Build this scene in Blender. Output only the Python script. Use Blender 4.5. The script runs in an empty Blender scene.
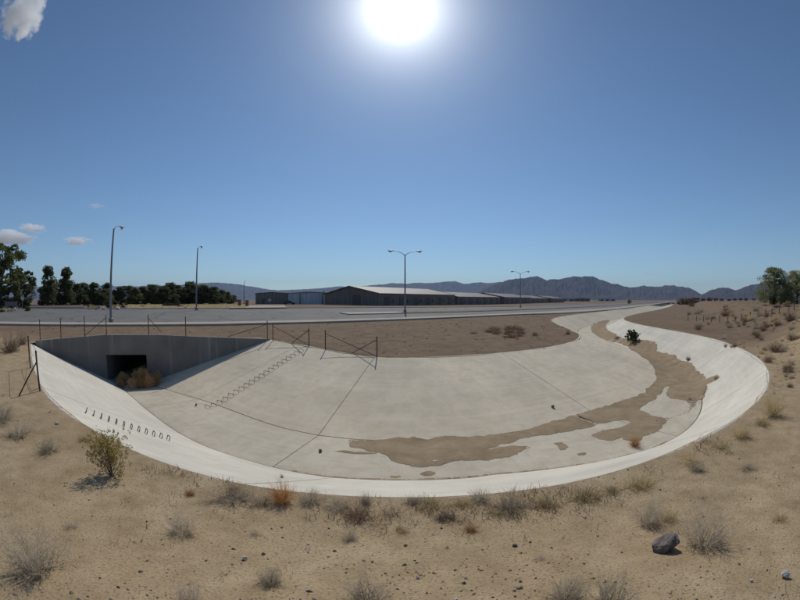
import bpy, math, random
import numpy as np
from mathutils import Vector, Matrix
from mathutils.geometry import delaunay_2d_cdt

S = bpy.context.scene
COL = S.collection
PI = math.pi
R = math.radians

# ------------------------------------------------------------------ camera
# wide action camera: an equidistant fisheye, level, 2.6 m above the road
CAM_Z = 2.6
K = R(0.1555)                      # radians per photo pixel (800 x 600)
cam = bpy.data.cameras.new('camera')
cam.type = 'PANO'
cam.panorama_type = 'FISHEYE_LENS_POLYNOMIAL'
cam.sensor_fit = 'HORIZONTAL'
cam.sensor_width = 36.0
cam.sensor_height = 27.0
cam.fisheye_fov = R(180)
cam.fisheye_polynomial_k0 = 0.0
cam.fisheye_polynomial_k1 = -K * 800 / 36.0
cam.fisheye_polynomial_k2 = 0.0
cam.fisheye_polynomial_k3 = 0.0
cam.fisheye_polynomial_k4 = 0.0
cam.clip_start = 0.05
cam.clip_end = 80000
camo = bpy.data.objects.new('camera', cam)
COL.objects.link(camo)
camo.location = (0, 0, CAM_Z)
camo.rotation_euler = (R(90), 0, 0)
S.camera = camo

# ------------------------------------------------------------------ world, sun, exposure
SUN_EL = R(45.2)
SUN_DIR = Vector((0.0, math.cos(SUN_EL), math.sin(SUN_EL)))
world = bpy.data.worlds.new('World')
S.world = world
world.use_nodes = True
nt = world.node_tree
nt.nodes.clear()
out = nt.nodes.new('ShaderNodeOutputWorld')
bg = nt.nodes.new('ShaderNodeBackground')
sky = nt.nodes.new('ShaderNodeTexSky')
sky.sky_type = 'NISHITA'
sky.sun_disc = False
sky.sun_elevation = SUN_EL
sky.sun_rotation = 0.0             # the sun stands straight ahead (+Y)
sky.altitude = 600
sky.air_density = 1.0
sky.dust_density = 0.3
sky.ozone_density = 1.6
# bright aureole that the sun itself makes in the air round it
geo = nt.nodes.new('ShaderNodeTexCoord')
dot = nt.nodes.new('ShaderNodeVectorMath'); dot.operation = 'DOT_PRODUCT'
dot.inputs[1].default_value = SUN_DIR
nt.links.new(geo.outputs['Generated'], dot.inputs[0])
acs = nt.nodes.new('ShaderNodeMath'); acs.operation = 'ARCCOSINE'
nt.links.new(dot.outputs['Value'], acs.inputs[0])
def wmath(op, a, b):
    n = nt.nodes.new('ShaderNodeMath'); n.operation = op
    for i, v in enumerate((a, b)):
        if v is None: continue
        if isinstance(v, (int, float)): n.inputs[i].default_value = v
        else: nt.links.new(v, n.inputs[i])
    return n.outputs[0]
def aureole(width, amp, p):
    q = wmath('POWER', wmath('DIVIDE', acs.outputs[0], R(width)), p)
    e = wmath('EXPONENT', wmath('MULTIPLY', q, -1.0), None)
    return wmath('MULTIPLY', e, amp)
glow = wmath('ADD', aureole(3.6, 40.0, 1.0), aureole(20.0, 0.75, 1.2))
glc = nt.nodes.new('ShaderNodeVectorMath'); glc.operation = 'SCALE'
glc.inputs[0].default_value = (1.0, 0.985, 0.96)
nt.links.new(glow, glc.inputs['Scale'])
addw = nt.nodes.new('ShaderNodeVectorMath'); addw.operation = 'ADD'
tint = nt.nodes.new('ShaderNodeVectorMath'); tint.operation = 'MULTIPLY'
tint.inputs[1].default_value = (0.76, 0.95, 1.08)
nt.links.new(sky.outputs[0], tint.inputs[0])
nt.links.new(tint.outputs[0], addw.inputs[0])
nt.links.new(glc.outputs[0], addw.inputs[1])
nt.links.new(addw.outputs[0], bg.inputs['Color'])
bg.inputs['Strength'].default_value = 0.075
nt.links.new(bg.outputs[0], out.inputs['Surface'])

sl = bpy.data.lights.new('sun', 'SUN')
sl.energy = 2.8
sl.angle = R(0.53)
sl.color = (1.0, 0.94, 0.845)
so = bpy.data.objects.new('sun', sl)
COL.objects.link(so)
so.rotation_euler = SUN_DIR.to_track_quat('Z', 'Y').to_euler()
so.location = (0, 60, 60)

S.view_settings.view_transform = 'Standard'
S.view_settings.look = 'None'
S.view_settings.exposure = 0.0
S.view_settings.gamma = 1.0
S.view_settings.use_curve_mapping = False
S.render.engine = 'CYCLES'
S.cycles.use_denoising = True
S.cycles.max_bounces = 10
S.cycles.volume_bounces = 10
S.cycles.transparent_max_bounces = 8

# ------------------------------------------------------------------ pixel -> direction
def pdir(x, y):
    u = x - 400.0; v = 300.0 - y
    r = max(math.hypot(u, v), 1e-6); t = r * K
    return np.array([math.sin(t) * u / r, math.cos(t), math.sin(t) * v / r])
def at(x, y, z):
    d = pdir(x, y); s = (z - CAM_Z) / d[2]
    return (d[0] * s, d[1] * s, z)
def azp(x, dist, y=300):
    d = pdir(x, y); h = math.hypot(d[0], d[1])
    return (d[0] / h * dist, d[1] / h * dist)

# ------------------------------------------------------------------ numeric helpers
def sstep(a, b, x):
    t = np.clip((np.asarray(x, float) - a) / (b - a), 0, 1)
    return t * t * (3 - 2 * t)
def vnoise(x, y, seed=0):
    x = np.asarray(x, float); y = np.asarray(y, float)
    xi = np.floor(x); yi = np.floor(y); fx = x - xi; fy = y - yi
    fx = fx * fx * (3 - 2 * fx); fy = fy * fy * (3 - 2 * fy)
    def h(a, b):
        s = np.sin(a * 127.1 + b * 311.7 + seed * 74.7) * 43758.5453
        return s - np.floor(s)
    return (h(xi, yi) * (1 - fx) + h(xi + 1, yi) * fx) * (1 - fy) + (h(xi, yi + 1) * (1 - fx) + h(xi + 1, yi + 1) * fx) * fy
def fbm(x, y, seed=0, octv=4):
    a = 0.5; s = 0.0; x = np.asarray(x, float); y = np.asarray(y, float)
    for o in range(octv):
        s = s + a * (vnoise(x, y, seed + o * 13) - 0.5) * 2; x = x * 2.03 + 3.1; y = y * 2.03 - 1.7; a *= 0.5
    return s
def catmull(P, step):
    P = [np.array(p, float) for p in P]
    P = [2 * P[0] - P[1]] + P + [2 * P[-1] - P[-2]]
    outp = []
    for i in range(1, len(P) - 2):
        p0, p1, p2, p3 = P[i - 1:i + 3]
        L = np.linalg.norm(p2 - p1)
        dd = math.hypot(p1[0] + p2[0], p1[1] + p2[1]) / 2
        n = max(2, int(math.ceil(L / min(max(step * dd / 10, step), 4.0))))
        # centripetal parametrisation
        t01 = max(np.linalg.norm(p1 - p0) ** .5, 1e-4); t12 = max(L ** .5, 1e-4); t23 = max(np.linalg.norm(p3 - p2) ** .5, 1e-4)
        m1 = (p2 - p1) + t12 * ((p1 - p0) / t01 - (p2 - p0) / (t01 + t12))
        m2 = (p2 - p1) + t12 * ((p3 - p2) / t23 - (p3 - p1) / (t12 + t23))
        for k in range(n):
            t = k / n
            outp.append((2 * t**3 - 3 * t**2 + 1) * p1 + (t**3 - 2 * t**2 + t) * m1 + (-2 * t**3 + 3 * t**2) * p2 + (t**3 - t**2) * m2)
    outp.append(P[-2])
    return np.array(outp)
def polydist(x, y, PL, full=False):
    """distance to a polyline and the z (and bank slope) of the nearest point"""
    x = np.atleast_1d(np.asarray(x, float)); y = np.atleast_1d(np.asarray(y, float))
    if x.size * len(PL) < 400000:                 # few points: all segments at once
        PA = np.asarray(PL, float); A = PA[:-1]; D = PA[1:] - A; LL = D[:, 0] ** 2 + D[:, 1] ** 2 + 1e-12
        dx = x[:, None] - A[None, :, 0]; dy = y[:, None] - A[None, :, 1]
        t = np.clip((dx * D[:, 0] + dy * D[:, 1]) / LL, 0, 1); q = (dx - t * D[:, 0]) ** 2 + (dy - t * D[:, 1]) ** 2
        k = np.argmin(q, 1); r = np.arange(len(x)); tt = t[r, k]
        o = (np.sqrt(q[r, k]), A[k, 2] + tt * D[k, 2])
        return o + (A[k, 3] + tt * D[k, 3],) if full else o
    best = np.full(x.shape, 1e18); bz = np.zeros(x.shape); bs = np.full(x.shape, 2.1)
    for i in range(len(PL) - 1):
        a = PL[i]; b = PL[i + 1]; dx = b[0] - a[0]; dy = b[1] - a[1]; L = dx * dx + dy * dy + 1e-12
        t = np.clip(((x - a[0]) * dx + (y - a[1]) * dy) / L, 0, 1)
        d = (x - a[0] - t * dx) ** 2 + (y - a[1] - t * dy) ** 2
        m = d < best
        best = np.where(m, d, best); bz = np.where(m, a[2] + t * (b[2] - a[2]), bz)
        if full: bs = np.where(m, a[3] + t * (b[3] - a[3]), bs)
    return (np.sqrt(best), bz, bs) if full else (np.sqrt(best), bz)
def inpoly(x, y, P):
    x = np.atleast_1d(np.asarray(x, float)); y = np.atleast_1d(np.asarray(y, float))
    c = np.zeros(x.shape, bool); n = len(P); j = n - 1
    for i in range(n):
        yi, yj = P[i][1], P[j][1]; xi, xj = P[i][0], P[j][0]
        if yi != yj:
            c ^= ((yi > y) != (yj > y)) & (x < (xj - xi) * (y - yi) / (yj - yi) + xi)
        j = i
    return c
def normals2(PL):
    t = np.gradient(PL[:, :2], axis=0)
    t /= np.linalg.norm(t, axis=1)[:, None]
    return np.stack([-t[:, 1], t[:, 0]], 1)      # left of travel

# ------------------------------------------------------------------ materials
def mat(name, rough=0.9, spec=0.2):
    m = bpy.data.materials.new(name); m.use_nodes = True
    n = m.node_tree; b = n.nodes['Principled BSDF']
    b.inputs['Roughness'].default_value = rough
    b.inputs['Specular IOR Level'].default_value = spec
    return m, n, b
def N(n, t, **kw):
    x = n.nodes.new(t)
    for k, v in kw.items():
        if k in x.inputs: x.inputs[k].default_value = v
        else: setattr(x, k, v)
    return x
def noise(n, scale, detail=6, rough=0.55, vec=None, dist=0.0):
    x = N(n, 'ShaderNodeTexNoise', Scale=scale, Detail=detail, Roughness=rough, Distortion=dist)
    n.links.new(vec if vec is not None else pos(n), x.inputs['Vector'])
    return x.outputs['Fac']
def pos(n):
    for q in n.nodes:
        if q.name == 'worldpos': return q.outputs['Position']
    g = n.nodes.new('ShaderNodeNewGeometry'); g.name = 'worldpos'
    return g.outputs['Position']
def vscale(n, v, s):
    x = N(n, 'ShaderNodeVectorMath', operation='MULTIPLY'); n.links.new(v, x.inputs[0]); x.inputs[1].default_value = s
    return x.outputs[0]
def ramp(n, fac, stops):
    r = n.nodes.new('ShaderNodeValToRGB'); n.links.new(fac, r.inputs[0]); e = r.color_ramp.elements
    while len(e) < len(stops): e.new(0.5)
    for i, (p, c) in enumerate(stops):
        e[i].position = p; e[i].color = (*c, 1) if len(c) == 3 else c
    return r.outputs[0]
def mix(n, fac, a, b, mode='MIX'):
    x = n.nodes.new('ShaderNodeMix'); x.data_type = 'RGBA'; x.blend_type = mode
    for s, v in ((x.inputs[0], fac), (x.inputs[6], a), (x.inputs[7], b)):
        if isinstance(v, (int, float)): s.default_value = v
        elif isinstance(v, tuple): s.default_value = (*v, 1) if len(v) == 3 else v
        else: n.links.new(v, s)
    return x.outputs[2]
def gray(v): return (v, v, v)
def bump(n, b, h, strength, dist):
    x = N(n, 'ShaderNodeBump', Strength=strength, Distance=dist); n.links.new(h, x.inputs['Height'])
    n.links.new(x.outputs[0], b.inputs['Normal'])
def mth(n, op, a, b=None):
    x = N(n, 'ShaderNodeMath', operation=op)
    for i, v in enumerate((a, b)):
        if v is None: continue
        if isinstance(v, (int, float)): x.inputs[i].default_value = v
        else: n.links.new(v, x.inputs[i])
    return x.outputs[0]

M = {}
# --- desert dirt: pale sandy gravel on the near bank, browner soil with dead weeds in the field
m, n, b = mat('dirt', 0.95, 0.08)
p = pos(n)
big = noise(n, 0.35, 5); mid = noise(n, 2.2, 6, 0.65); fine = noise(n, 38, 4, 0.7)
grit = noise(n, 140, 2, 0.6)
c1 = ramp(n, mid, [(0.3, (0.285, 0.207, 0.118)), (0.5, (0.415, 0.314, 0.191)), (0.7, (0.52, 0.405, 0.26))])
c1 = mix(n, ramp(n, big, [(0.35, gray(0)), (0.65, gray(0.55))]), c1, (0.355, 0.255, 0.145))
c1 = mix(n, ramp(n, fine, [(0.36, gray(0.7)), (0.5, gray(0))]), c1, (0.17, 0.122, 0.078))
c1 = mix(n, ramp(n, grit, [(0.60, gray(0)), (0.7, gray(0.5))]), c1, (0.47, 0.41, 0.32))
fb = noise(n, 0.12, 6, 0.7); fm = noise(n, 0.9, 6, 0.7)
c2 = ramp(n, fm, [(0.3, (0.145, 0.1, 0.064)), (0.55, (0.205, 0.147, 0.096)), (0.75, (0.255, 0.19, 0.125))])
c2 = mix(n, ramp(n, fb, [(0.5, gray(0)), (0.68, gray(0.5))]), c2, (0.13, 0.085, 0.062))
sepx = N(n, 'ShaderNodeSeparateXYZ'); n.links.new(p, sepx.inputs[0])
# the field lies beyond the channel (y > about 16 m), left and middle
edge = mth(n, 'ADD', sepx.outputs['Y'], mth(n, 'MULTIPLY', mth(n, 'SUBTRACT', big, 0.5), 6.0))
fieldmask = ramp(n, mth(n, 'DIVIDE', edge, 40.0), [(0.30, gray(0)), (0.45, gray(1))])
cc = mix(n, fieldmask, c1, c2)
n.links.new(cc, b.inputs['Base Color'])
hh = mth(n, 'ADD', mth(n, 'MULTIPLY', mid, 0.6), mth(n, 'ADD', mth(n, 'MULTIPLY', fine, 0.35), mth(n, 'MULTIPLY', grit, 0.12)))
bump(n, b, hh, 0.8, 0.06)
M['dirt'] = m
# --- silt left by water on the channel floor
m, n, b = mat('silt', 0.95, 0.1)
mid = noise(n, 1.4, 6, 0.65, dist=0.4); fine = noise(n, 22, 4, 0.7)
c = ramp(n, mid, [(0.3, (0.24, 0.177, 0.108)), (0.55, (0.315, 0.24, 0.152)), (0.75, (0.38, 0.3, 0.2))])
c = mix(n, ramp(n, fine, [(0.35, gray(0.45)), (0.5, gray(0))]), c, (0.16, 0.118, 0.08))
n.links.new(c, b.inputs['Base Color'])
bump(n, b, mth(n, 'ADD', mid, mth(n, 'MULTIPLY', fine, 0.5)), 0.6, 0.03)
# the sheet thins out to scattered grains at its rim
at_ = N(n, 'ShaderNodeAttribute', attribute_name='cover')
al = ramp(n, mth(n, 'ADD', mth(n, 'MULTIPLY', at_.outputs['Fac'], 1.5), mth(n, 'SUBTRACT', noise(n, 7, 6, 0.75), 0.45)), [(-0.0, gray(0)), (0.22, gray(1))])
tr_ = N(n, 'ShaderNodeBsdfTransparent'); mx_ = N(n, 'ShaderNodeMixShader')
n.links.new(al, mx_.inputs[0]); n.links.new(tr_.outputs[0], mx_.inputs[1]); n.links.new(b.outputs[0], mx_.inputs[2]); n.links.new(mx_.outputs[0], n.nodes['Material Output'].inputs['Surface'])
M['silt'] = m
# --- concrete of the channel, weathered with stains and faint trowel bands
def concrete(name, tone, stain):
    m, n, b = mat(name, 0.88, 0.25)
    p = pos(n)
    big = noise(n, 0.3, 6, 0.6); mid = noise(n, 1.7, 6, 0.62, dist=0.6); fine = noise(n, 45, 3, 0.6)
    col = ramp(n, big, [(0.3, tuple(t * 0.84 for t in tone)), (0.7, tuple(t * 1.1 for t in tone))])
    col = mix(n, ramp(n, mid, [(0.42, gray(0)), (0.74, gray(stain))]), col, tuple(t * q for t, q in zip(tone, (0.62, 0.58, 0.53))))
    # streaks running down the slope in the UV v direction and trowel bands along u
    uv = N(n, 'ShaderNodeUVMap').outputs[0]
    st = noise(n, 1.0, 5, 0.6, vec=vscale(n, uv, (1.1, 0.12, 1)))
    col = mix(n, ramp(n, st, [(0.52, gray(0)), (0.72, gray(stain * 0.8))]), col, tuple(t * 0.7 for t in tone))
    tb = noise(n, 1.0, 3, 0.5, vec=vscale(n, uv, (0.08, 3.2, 1)))
    col = mix(n, ramp(n, tb, [(0.45, gray(0)), (0.7, gray(0.28))]), col, tuple(t * 1.2 for t in tone))
    # hairline cracks that come and go, and brown dust washed into blotches
    wp = N(n, 'ShaderNodeVectorMath', operation='ADD'); n.links.new(p, wp.inputs[0])
    wn = N(n, 'ShaderNodeTexNoise', Scale=1.1, Detail=4.0); n.links.new(p, wn.inputs['Vector']); n.links.new(vscale(n, wn.outputs['Color'], (0.9, 0.9, 0.9)), wp.inputs[1])
    vo = N(n, 'ShaderNodeTexVoronoi', feature='DISTANCE_TO_EDGE', Scale=0.33); n.links.new(wp.outputs[0], vo.inputs['Vector'])
    ck = mix(n, ramp(n, noise(n, 0.55, 3), [(0.58, gray(0)), (0.7, gray(1))]), gray(0), ramp(n, vo.outputs['Distance'], [(0.002, gray(0.4)), (0.006, gray(0))]))
    col = mix(n, ck, col, tuple(t * 0.42 for t in tone))
    ds = noise(n, 0.8, 7, 0.7, dist=0.8)
    col = mix(n, ramp(n, ds, [(0.55, gray(0)), (0.75, gray(0.5))]), col, (tone[0] * 0.78, tone[1] * 0.68, tone[2] * 0.55))
    n.links.new(col, b.inputs['Base Color'])
    bump(n, b, mth(n, 'ADD', fine, mth(n, 'MULTIPLY', tb, 0.8)), 0.25, 0.01)
    return m
M['concrete'] = concrete('concrete', (0.65, 0.565, 0.425), 0.4)
M['floor_concrete'] = concrete('floor_concrete', (0.53, 0.472, 0.37), 0.48)
M['near_concrete'] = concrete('near_concrete', (0.59, 0.55, 0.465), 0.28)
# --- headwall concrete: darker, with vertical run-off streaks
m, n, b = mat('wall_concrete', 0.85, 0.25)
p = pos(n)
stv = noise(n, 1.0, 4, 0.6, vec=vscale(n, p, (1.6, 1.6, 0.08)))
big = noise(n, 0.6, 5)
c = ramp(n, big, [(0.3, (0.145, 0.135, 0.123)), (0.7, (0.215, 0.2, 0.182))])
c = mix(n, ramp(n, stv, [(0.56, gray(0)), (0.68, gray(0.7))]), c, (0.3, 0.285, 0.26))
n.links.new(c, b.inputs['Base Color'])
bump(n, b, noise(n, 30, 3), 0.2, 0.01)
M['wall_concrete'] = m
def simple(name, c, var=0.2, scale=3.0, rough=0.8, spec=0.25, metal=0.0, bumps=0.0):
    m, n, b = mat(name, rough, spec)
    f = noise(n, scale, 5, 0.6)
    col = ramp(n, f, [(0.3, tuple(x * (1 - var) for x in c)), (0.7, tuple(min(x * (1 + var), 1) for x in c))])
    n.links.new(col, b.inputs['Base Color']); b.inputs['Metallic'].default_value = metal
    if bumps: bump(n, b, f, bumps, 0.02)
    M[name] = m
    return m
simple('joint_dark', (0.09, 0.08, 0.07), 0.3)
simple('asphalt', (0.115, 0.113, 0.11), 0.18, 0.35, 0.85)
def asphalt():
    m, n, b = mat('asphalt', 0.85, 0.25)
    p = pos(n); f = noise(n, 0.25, 6, 0.65); g = noise(n, 5, 4)
    c = ramp(n, f, [(0.3, (0.145, 0.135, 0.12)), (0.7, (0.2, 0.188, 0.17))])
    c = mix(n, ramp(n, g, [(0.4, gray(0.3)), (0.6, gray(0))]), c, (0.08, 0.078, 0.075))
    wn = N(n, 'ShaderNodeTexNoise', Scale=0.3, Detail=4.0); n.links.new(p, wn.inputs['Vector'])
    ad = N(n, 'ShaderNodeVectorMath', operation='ADD'); n.links.new(p, ad.inputs[0]); n.links.new(vscale(n, wn.outputs['Color'], (5, 5, 5)), ad.inputs[1])
    vo = N(n, 'ShaderNodeTexVoronoi', feature='DISTANCE_TO_EDGE', Scale=0.12); n.links.new(ad.outputs[0], vo.inputs['Vector'])
    c = mix(n, ramp(n, vo.outputs['Distance'], [(0.006, gray(0.7)), (0.02, gray(0))]), c, (0.05, 0.05, 0.05))
    n.links.new(c, b.inputs['Base Color']); M['asphalt'] = m
asphalt()
simple('old_asphalt', (0.11, 0.078, 0.07), 0.2, 0.35, 0.9)
simple('pavement', (0.36, 0.315, 0.26), 0.15, 0.5, 0.9)
simple('kerb', (0.42, 0.375, 0.315), 0.15, 0.6, 0.9)
simple('road_paint', (0.55, 0.54, 0.5), 0.2, 1.5, 0.7)
simple('rust_steel', (0.07, 0.05, 0.042), 0.35, 12, 0.75, 0.3)
simple('galv_steel', (0.2, 0.2, 0.21), 0.2, 4, 0.5, 0.4, 0.4)
simple('lamp_pole', (0.2, 0.2, 0.22), 0.15, 2, 0.5, 0.4, 0.3)
simple('lamp_head', (0.28, 0.28, 0.29), 0.1, 6, 0.45, 0.4, 0.3)
simple('lamp_glass', (0.5, 0.5, 0.48), 0.1, 6, 0.2, 0.5)
simple('dark_rock', (0.17, 0.14, 0.125), 0.45, 9, 0.9, 0.2, bumps=0.8)
simple('pale_stone', (0.5, 0.47, 0.42), 0.2, 14, 0.9, bumps=0.5)
simple('tan_stone', (0.3, 0.235, 0.165), 0.3, 14, 0.9, bumps=0.5)
simple('wood_post', (0.19, 0.125, 0.085), 0.35, 6, 0.9)
simple('bark', (0.1, 0.075, 0.055), 0.3, 5, 0.95)
simple('bench_paint', (0.075, 0.06, 0.055), 0.2, 4, 0.8)
simple('sign_white', (0.55, 0.55, 0.55), 0.05, 3, 0.5)
simple('sign_purple', (0.2, 0.16, 0.2), 0.15, 1, 0.7)
simple('glass_dark', (0.03, 0.035, 0.04), 0.1, 3, 0.15, 0.6)
simple('car_paint', (0.03, 0.03, 0.035), 0.1, 3, 0.3, 0.5)
simple('tyre', (0.02, 0.02, 0.02), 0.1, 3, 0.9)
# corrugated metal cladding for the sheds
def cladding(name, c, sc=(3.0, 3.0, 0.15), var=0.25):
    m, n, b = mat(name, 0.55, 0.3)
    p = pos(n)
    f = noise(n, 1.0, 3, 0.5, vec=vscale(n, p, sc)); g = noise(n, 0.15, 4)
    col = ramp(n, f, [(0.35, tuple(x * (1 - var) for x in c)), (0.65, tuple(x * (1 + var) for x in c))])
    col = mix(n, ramp(n, g, [(0.4, gray(0)), (0.7, gray(0.3))]), col, tuple(x * 0.75 for x in c))
    n.links.new(col, b.inputs['Base Color'])
    M[name] = m
cladding('shed_brown', (0.17, 0.145, 0.125))
cladding('shed_tan', (0.19, 0.17, 0.145))
cladding('shed_pale', (0.42, 0.45, 0.5))
cladding('shed_roof', (0.15, 0.122, 0.107), (0.8, 0.8, 0.8), 0.1)
cladding('shed_trim', (0.1, 0.085, 0.08))
# vegetation: colour varies from plant to plant
def plant(name, c, c2, rough=0.85, trans=0.0):
    m, n, b = mat(name, rough, 0.15)
    oi = n.nodes.new('ShaderNodeObjectInfo')
    f = noise(n, 9.0, 3, 0.6)
    col = ramp(n, f, [(0.3, c), (0.7, c2)])
    hs = N(n, 'ShaderNodeHueSaturation'); n.links.new(col, hs.inputs['Color'])
    n.links.new(mth(n, 'ADD', mth(n, 'MULTIPLY', oi.outputs['Random'], 0.5), 0.75), hs.inputs['Value'])
    n.links.new(hs.outputs[0], b.inputs['Base Color'])
    if trans:
        tr = N(n, 'ShaderNodeBsdfTranslucent'); n.links.new(hs.outputs[0], tr.inputs['Color'])
        mx = N(n, 'ShaderNodeMixShader'); mx.inputs[0].default_value = trans
        n.links.new(b.outputs[0], mx.inputs[1]); n.links.new(tr.outputs[0], mx.inputs[2])
        n.links.new(mx.outputs[0], n.nodes['Material Output'].inputs['Surface'])
    M[name] = m
plant('twig_grey', (0.38, 0.32, 0.24), (0.55, 0.48, 0.37), trans=0.5)
plant('twig_dark', (0.14, 0.105, 0.08), (0.22, 0.17, 0.13), trans=0.2)
plant('straw', (0.46, 0.365, 0.2), (0.6, 0.49, 0.28), trans=0.5)
plant('orange_dry', (0.42, 0.22, 0.075), (0.55, 0.32, 0.125), trans=0.4)
plant('tumble', (0.5, 0.32, 0.155), (0.64, 0.44, 0.235), trans=0.4)
plant('olive_leaf', (0.33, 0.26, 0.075), (0.5, 0.4, 0.14), trans=0.5)
plant('pine_leaf', (0.078, 0.092, 0.036), (0.155, 0.168, 0.07), trans=0.5)
plant('far_leaf', (0.03, 0.04, 0.022), (0.062, 0.072, 0.035), trans=0.2)
plant('mesquite_leaf', (0.2, 0.215, 0.095), (0.32, 0.33, 0.16), trans=0.55)
plant('green_bush', (0.04, 0.055, 0.02), (0.085, 0.1, 0.04), trans=0.2)
plant('brown_brush', (0.19, 0.127, 0.088), (0.29, 0.205, 0.14), trans=0.35)
# mountains: bare brown rock
m, n, b = mat('mountain_rock', 0.95, 0.05)
f = noise(n, 0.004, 8, 0.65)
col = ramp(n, f, [(0.3, (0.035, 0.03, 0.034)), (0.7, (0.085, 0.069, 0.068))])
n.links.new(col, b.inputs['Base Color'])
bump(n, b, noise(n, 0.012, 8, 0.7), 1.0, 60)
M['mountain_rock'] = m

# ------------------------------------------------------------------ object helpers
def mesh(name, v, f, m, uv=None, smooth=False):
    me = bpy.data.meshes.new(name)
    me.from_pydata(v if isinstance(v, list) else v.tolist(), [], f if isinstance(f, list) else f.tolist())
    if m is not None: me.materials.append(M[m])
    if uv is not None:
        lay = me.uv_layers.new(name='UVMap')
        idx = np.empty(len(me.loops), np.int32); me.loops.foreach_get('vertex_index', idx)
        lay.data.foreach_set('uv', np.asarray(uv, np.float32)[idx].ravel())
    if smooth:
        me.polygons.foreach_set('use_smooth', np.ones(len(me.polygons), bool))
    me.update()
    return me
def obj(name, me, parent=None, loc=None, rot=None, scale=None):
    o = bpy.data.objects.new(name, me); COL.objects.link(o)
    if parent: o.parent = parent
    if loc is not None: o.location = loc
    if rot is not None: o.rotation_euler = rot
    if scale is not None: o.scale = scale
    return o
def thing(name, label, cat, loc=(0, 0, 0), rotz=0, group=None, scale=None):
    o = obj(name, None, None, loc, (0, 0, rotz), scale)
    o.empty_display_size = 0.1
    return tag(o, label, cat, group)
def tag(o, label, cat, group=None, kind=None):
    o['label'] = label; o['category'] = cat
    if group: o['group'] = group
    if kind: o['kind'] = kind
    return o
def kind(o, k, label=None):
    o['kind'] = k
    if label: o['label'] = label
    return o
class MB:
    """collects simple shapes into one mesh"""
    def __init__(s): s.v = []; s.f = []
    def add(s, v, f):
        k = len(s.v); s.v += [tuple(float(c) for c in q) for q in v]; s.f += [tuple(i + k for i in q) for q in f]; return s
    def box(s, x0, x1, y0, y1, z0, z1):
        return s.add([(x0, y0, z0), (x1, y0, z0), (x1, y1, z0), (x0, y1, z0), (x0, y0, z1), (x1, y0, z1), (x1, y1, z1), (x0, y1, z1)],
                     [(0, 3, 2, 1), (4, 5, 6, 7), (0, 1, 5, 4), (1, 2, 6, 5), (2, 3, 7, 6), (3, 0, 4, 7)])
    def tube(s, pts, rad, n=8, cap=True):
        pts = [Vector(p) for p in pts]; m = len(pts)
        rad = rad if isinstance(rad, (list, tuple)) else [rad] * m
        vs = []
        for i, p in enumerate(pts):
            t = (pts[min(i + 1, m - 1)] - pts[max(i - 1, 0)]).normalized()
            a = t.cross(Vector((0, 0, 1)) if abs(t.z) < 0.95 else Vector((1, 0, 0))).normalized(); b_ = t.cross(a)
            for k in range(n):
                an = 2 * PI * k / n
                vs.append(p + (a * math.cos(an) + b_ * math.sin(an)) * rad[i])
        fs = [(i * n + k, i * n + (k + 1) % n, (i + 1) * n + (k + 1) % n, (i + 1) * n + k) for i in range(m - 1) for k in range(n)]
        if cap: fs += [tuple(range(n)), tuple((m - 1) * n + k for k in reversed(range(n)))]
        return s.add(vs, fs)
    def prism(s, poly, y0, y1):
        """polygon in xz, extruded along y"""
        k = len(poly)
        v = [(x, y0, z) for x, z in poly] + [(x, y1, z) for x, z in poly]
        return s.add(v, [tuple(range(k)), tuple(range(2 * k - 1, k - 1, -1))] + [(i, i + k, (i + 1) % k + k, (i + 1) % k) for i in range(k)])
    def mesh(s, name, m, smooth=False): return mesh(name, s.v, s.f, m, smooth=smooth)
    def build(s, name, m, parent=None, smooth=False): return obj(name, s.mesh(name, m, smooth), parent)

# ------------------------------------------------------------------ channel and terrain lines
def P(x, y, z, sl=2.1): return at(x, y, z) + (sl,)
NT = [(-24.3, 15.3, -.02), (-22.6, 14.27, 0), (-20.9, 13.2, 0), (-16.7, 10.55, 0), (-13.2, 8.45, 0), (-10.3, 6.85, 0), (-8.5, 6.04, 0), (-6.98, 5.5, 0), (-4.86, 4.87, 0),
      (-3.6, 4.6, 0), (-2.26, 4.42, 0), (0, 4.36, 0), (1.34, 4.36, 0), (2.4, 4.4, 0), (3.56, 4.53, 0), (5.27, 4.88, -.03, 2.0),
      P(735, 420, -.08, 1.8), P(760, 398, -.15, 1.55), P(769, 380, -.2, 1.42), P(765, 365, -.22, 1.38), P(750, 353, -.25, 1.4), P(720, 340.5, -.28, 1.55), P(690, 333.5, -.3, 1.75),
      P(660, 328.2, -.35, 1.95), P(634, 323, -.4), P(623.5, 318.5, -.4), P(636, 314, -.4), P(650, 311.2, -.4), P(661, 308.8, -.4), P(669, 306.8, -.4), P(673.5, 304.4, -.4), P(676, 303.0, -.4)]
FT = [(-16.0, 29.2, -.17, 3.1), (-12.5, 26.85, -.15, 3.1), P(271, 339.5, -.15, 3.1), P(300, 344.3, -.25, 3.3), P(325, 349, -.35, 3.5), P(350, 353.6, -.44, 3.7), P(375, 356.6, -.5, 3.9), P(415, 357.2, -.52, 4.0), P(450, 356, -.52, 4.0), P(490, 353.2, -.52, 4.05), P(520, 350.2, -.5, 4.1), P(545, 347, -.48, 3.95),
      P(563, 343.5, -.45, 3.7), P(576, 339.6, -.4, 3.6), P(579.5, 336, -.38, 3.5), P(576, 332.5, -.4, 3.3), P(565, 327.5, -.4, 2.9), P(555, 323, -.4, 2.4), P(551.5, 320, -.4), P(556, 317.5, -.4), P(570, 315, -.4),
      P(600, 311.6, -.4), P(630, 307.9, -.4), P(646, 305.9, -.4), P(659, 303.6, -.4), P(667, 302.7, -.4)]
NT = [q if len(q) == 4 else (*q, 2.1) for q in NT]; FT = [q if len(q) == 4 else (*q, 2.1) for q in FT]
NTs = catmull(NT, 0.35); FTs = catmull(FT, 0.35)
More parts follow.
